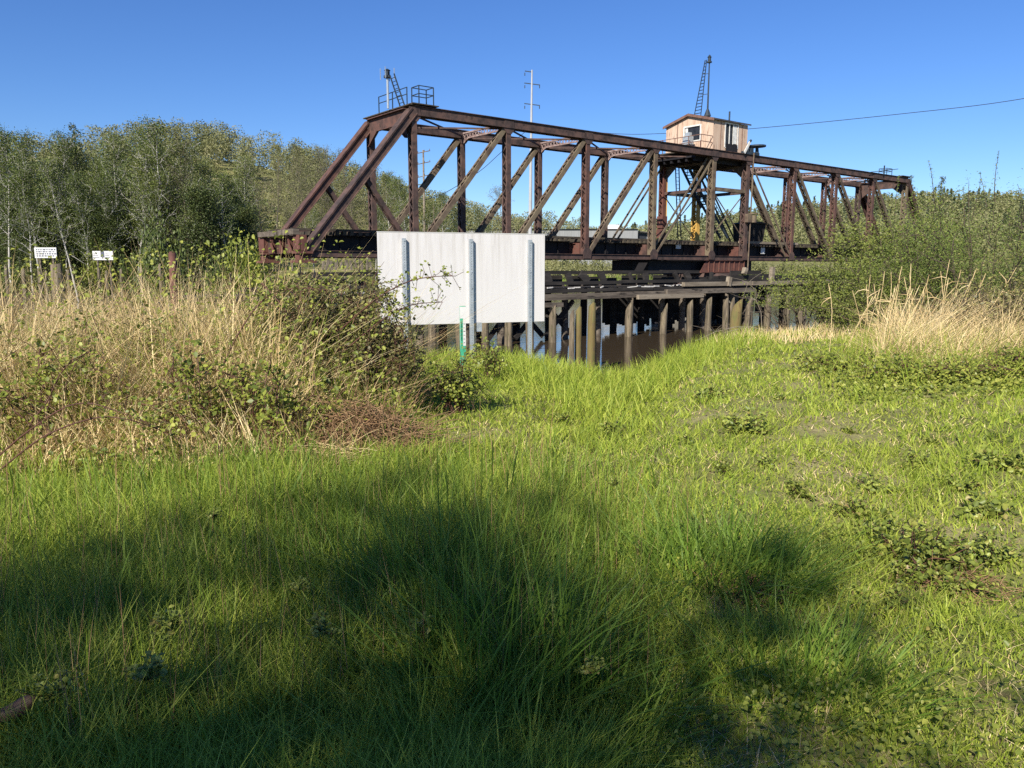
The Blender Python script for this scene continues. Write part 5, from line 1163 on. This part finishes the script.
# bare branches over the water at the right bank
def bare(label, pts, Y, seed, n=7):
    g = np.random.default_rng(seed); Pt = np.array([P(px, py, Y) for px, py in pts]); o = Pt[0].copy(); Pt = Pt-o; sk = Skel(5); sk.add(Pt, np.linspace(.02, .008, len(Pt)))
    for k in range(n): i = g.integers(1, len(Pt)); sk.add(curve(Pt[i], (g.normal(), g.normal()*.5, g.normal()*.5+.4), g.uniform(.4, 1.1), g, 4, .2), np.linspace(.008, .003, 5))
    ob = link('bare_branch', sk.mesh('bare_branch'), M['twig']); ob.location = tuple(o); tag(ob, label, 'branch')
bare('pale forked branch lying over the bank edge by the fat mossy pile', [(771, 331), (750, 327), (735, 327), (715, 332), (695, 341)], 25, 1)
bare('thin crooked pale stem leaning before the fender piles', [(762, 330), (761, 312), (756, 300), (756, 290), (748, 283)], 27, 2, 9)
bare('lower pale branch trailing toward the water', [(752, 327), (730, 331), (712, 338), (700, 346)], 25.2, 3, 4)
# small weeds on the lawn
def weed_mesh(seed, n, R_, H, leaf):
    g = np.random.default_rng(seed); sk = Skel(4); L = []; 
    for k in range(n):
        a = g.uniform(0, 2*pi); B = curve((0, 0, -.01), (cos(a), sin(a), g.uniform(.25, 1.1)), R_*g.uniform(.5, 1.1), g, 4, .18, -.03); B[:, 2] = np.maximum(B[:, 2], .005); sk.add(B, np.linspace(.005, .002, 5)); m = 16
        i = g.integers(1, 4, m); c = B[i]+(B[i+1]-B[i])*g.uniform(size=(m, 1))+g.normal(size=(m, 3))*leaf*.5; c[:, 2] = np.maximum(c[:, 2]+.015, .02); L.append(c)
    return sk.mesh('stems_mesh'), quad_mesh('leaves_mesh', *leaves(np.vstack(L), leaf, g, .75, .6, .4, 1.5, True))
WM = [with_mat(weed_mesh(300+i, n, R_, .2, lf), (M['cane'], M['weed'])) for i, (n, R_, lf) in enumerate(((16, .26, .042), (11, .2, .038), (24, .32, .042), (8, .16, .046)))]
wr = random.Random(12)
def weed(px, py, k, label, sc=1, group=None, name='lawn_weed', lift=0):
    rr_ = ray(px, py); t = -EYE.z/rr_.z; p = EYE+rr_*t; z = float(hgt(p.x, p.y)); t = (z-EYE.z)/rr_.z; p = EYE+rr_*t
    e = empty(name, label, 'weed', (p.x, p.y, z+lift), wr.uniform(0, 6.3), group, sc); link('stems', WM[k][0], None, e); link('leaves', WM[k][1], None, e)
weed(868, 528, 0, 'dark leafy weed in the middle of the right lawn, biggest leaves upright', 1.0)
weed(905, 565, 2, 'widest sprawling weed on the right lawn', 1.0); weed(948, 572, 1, 'brownish weed just right of the widest sprawling one', .9); weed(1005, 470, 0, 'dark weed at the right picture edge', 1.1); weed(880, 492, 1, 'small weed above the dark leafy one on the right lawn', .9); weed(800, 497, 3, 'lone small weed left of the right lawn cluster', .9)
for i, (px, py, s_) in enumerate(((850, 515, .7), (885, 545, .9), (925, 552, .8), (870, 560, .6), (940, 590, .9), (900, 585, .7), (990, 560, .7), (965, 575, .8), (845, 540, .6))):
    weed(px, py, i % 4, 'dark weed in the straggling patch of weeds on the right lawn', s_, 'weeds of the straggling patch')
weed(708, 400, 0, 'dark weed on the lawn near the water edge, left one', 1.2); weed(745, 432, 2, 'sprawling reddish weed in the middle of the lawn', 1.0); weed(612, 436, 1, 'low weed at the centre of the lawn', 1.0); weed(985, 520, 3, 'broad-leaved weed in the far right lawn', 1.2); weed(915, 470, 1, 'weed up the right lawn, between the small and the edge one', .9)
for i, (px, py, k, s) in enumerate(((175, 690, 3, .8), (60, 760, 1, .8), (215, 560, 3, .6), (150, 745, 3, .8), (330, 690, 1, .7), (420, 690, 3, .7), (610, 520, 1, .5), (590, 735, 3, .5), (300, 640, 3, .6))):
    weed(px, py, k, 'small leafy plant poking through the foreground grass', s*.72, 'small plants in the foreground grass', lift=.24)
for i, (px, py) in enumerate(((655, 415), (690, 445), (770, 470), (820, 455), (850, 435), (930, 445), (960, 490), (840, 560), (780, 400), (720, 470), (650, 455), (985, 600), (940, 640), (880, 610), (560, 420))):
    weed(px, py, wr.randrange(4), 'little low weed dotted over the lawn', wr.uniform(.45, .75), 'little weeds on the lawn')
# twiggy litter and a brown dead leaf
heap('grey-brown twig litter on the bare patch of the right lawn', 935, 580, .42, .25, .05, 420, 'brown_straw', 5, .3)
heap('matted brown litter beside the broad shaded clump', 735, 600, .22, .18, .05, 300, 'brown_straw', 6, .3)
rr_ = ray(8, 712); p = EYE+rr_*(-EYE.z/rr_.z*.86); g = np.random.default_rng(3)
t = np.linspace(0, 1, 9); V = []
for k in range(9): w_ = .035*math.sin(pi*min(1, t[k]*.95+.04))**.7; V += [(-.09+.18*t[k], -w_, .012*math.sin(6*t[k])), (-.09+.18*t[k], 0, .02+.01*math.sin(5*t[k])), (-.09+.18*t[k], w_, .014*math.cos(7*t[k]))]
Q = [(3*k+j, 3*k+j+1, 3*k+j+4, 3*k+j+3) for k in range(8) for j in range(2)]
o = link('dead_leaf', quad_mesh('dead_leaf', V, Q, True), M['dead_leaf']); o.location = p; o.rotation_euler = (.5, -.35, .3); tag(o, 'brown curled dead leaf at the lower left edge', 'leaf')
m_ = o.modifiers.new('thickness', 'SOLIDIFY'); m_.thickness = .002

# ------------------------------------------------------------------ trees behind the viewer that shade the foreground
SH = [with_mat(make_tree(400+i, 9.5, .16, 30, .27, .13, 3700, .0, tr=.14, sc=.26), (M['bark_dark'], M['alder'])) for i in range(2)]
for i, (x, y, s, lb) in enumerate(((-3.9, -9.3, .93, 'right-hand leafy tree behind the photographer'), (-7.1, -9.9, 1.1, 'middle leafy tree behind the photographer'), (-10.8, -9.9, 1.18, 'left-hand leafy tree behind the photographer'), (-4.2, -7.5, .95, 'leafy tree just right of the middle one behind the photographer'), (-8.9, -9.6, 1.13, 'leafy tree just left of the middle one behind the photographer'), (-2.3, -4.9, .55, 'smallest leafy tree close behind the photographer'))):
    tree_thing('shade_tree', lb, 'tree', SH[i % 2], (None, None), (x, y, float(hgt(x, y))), s, i*1.7)
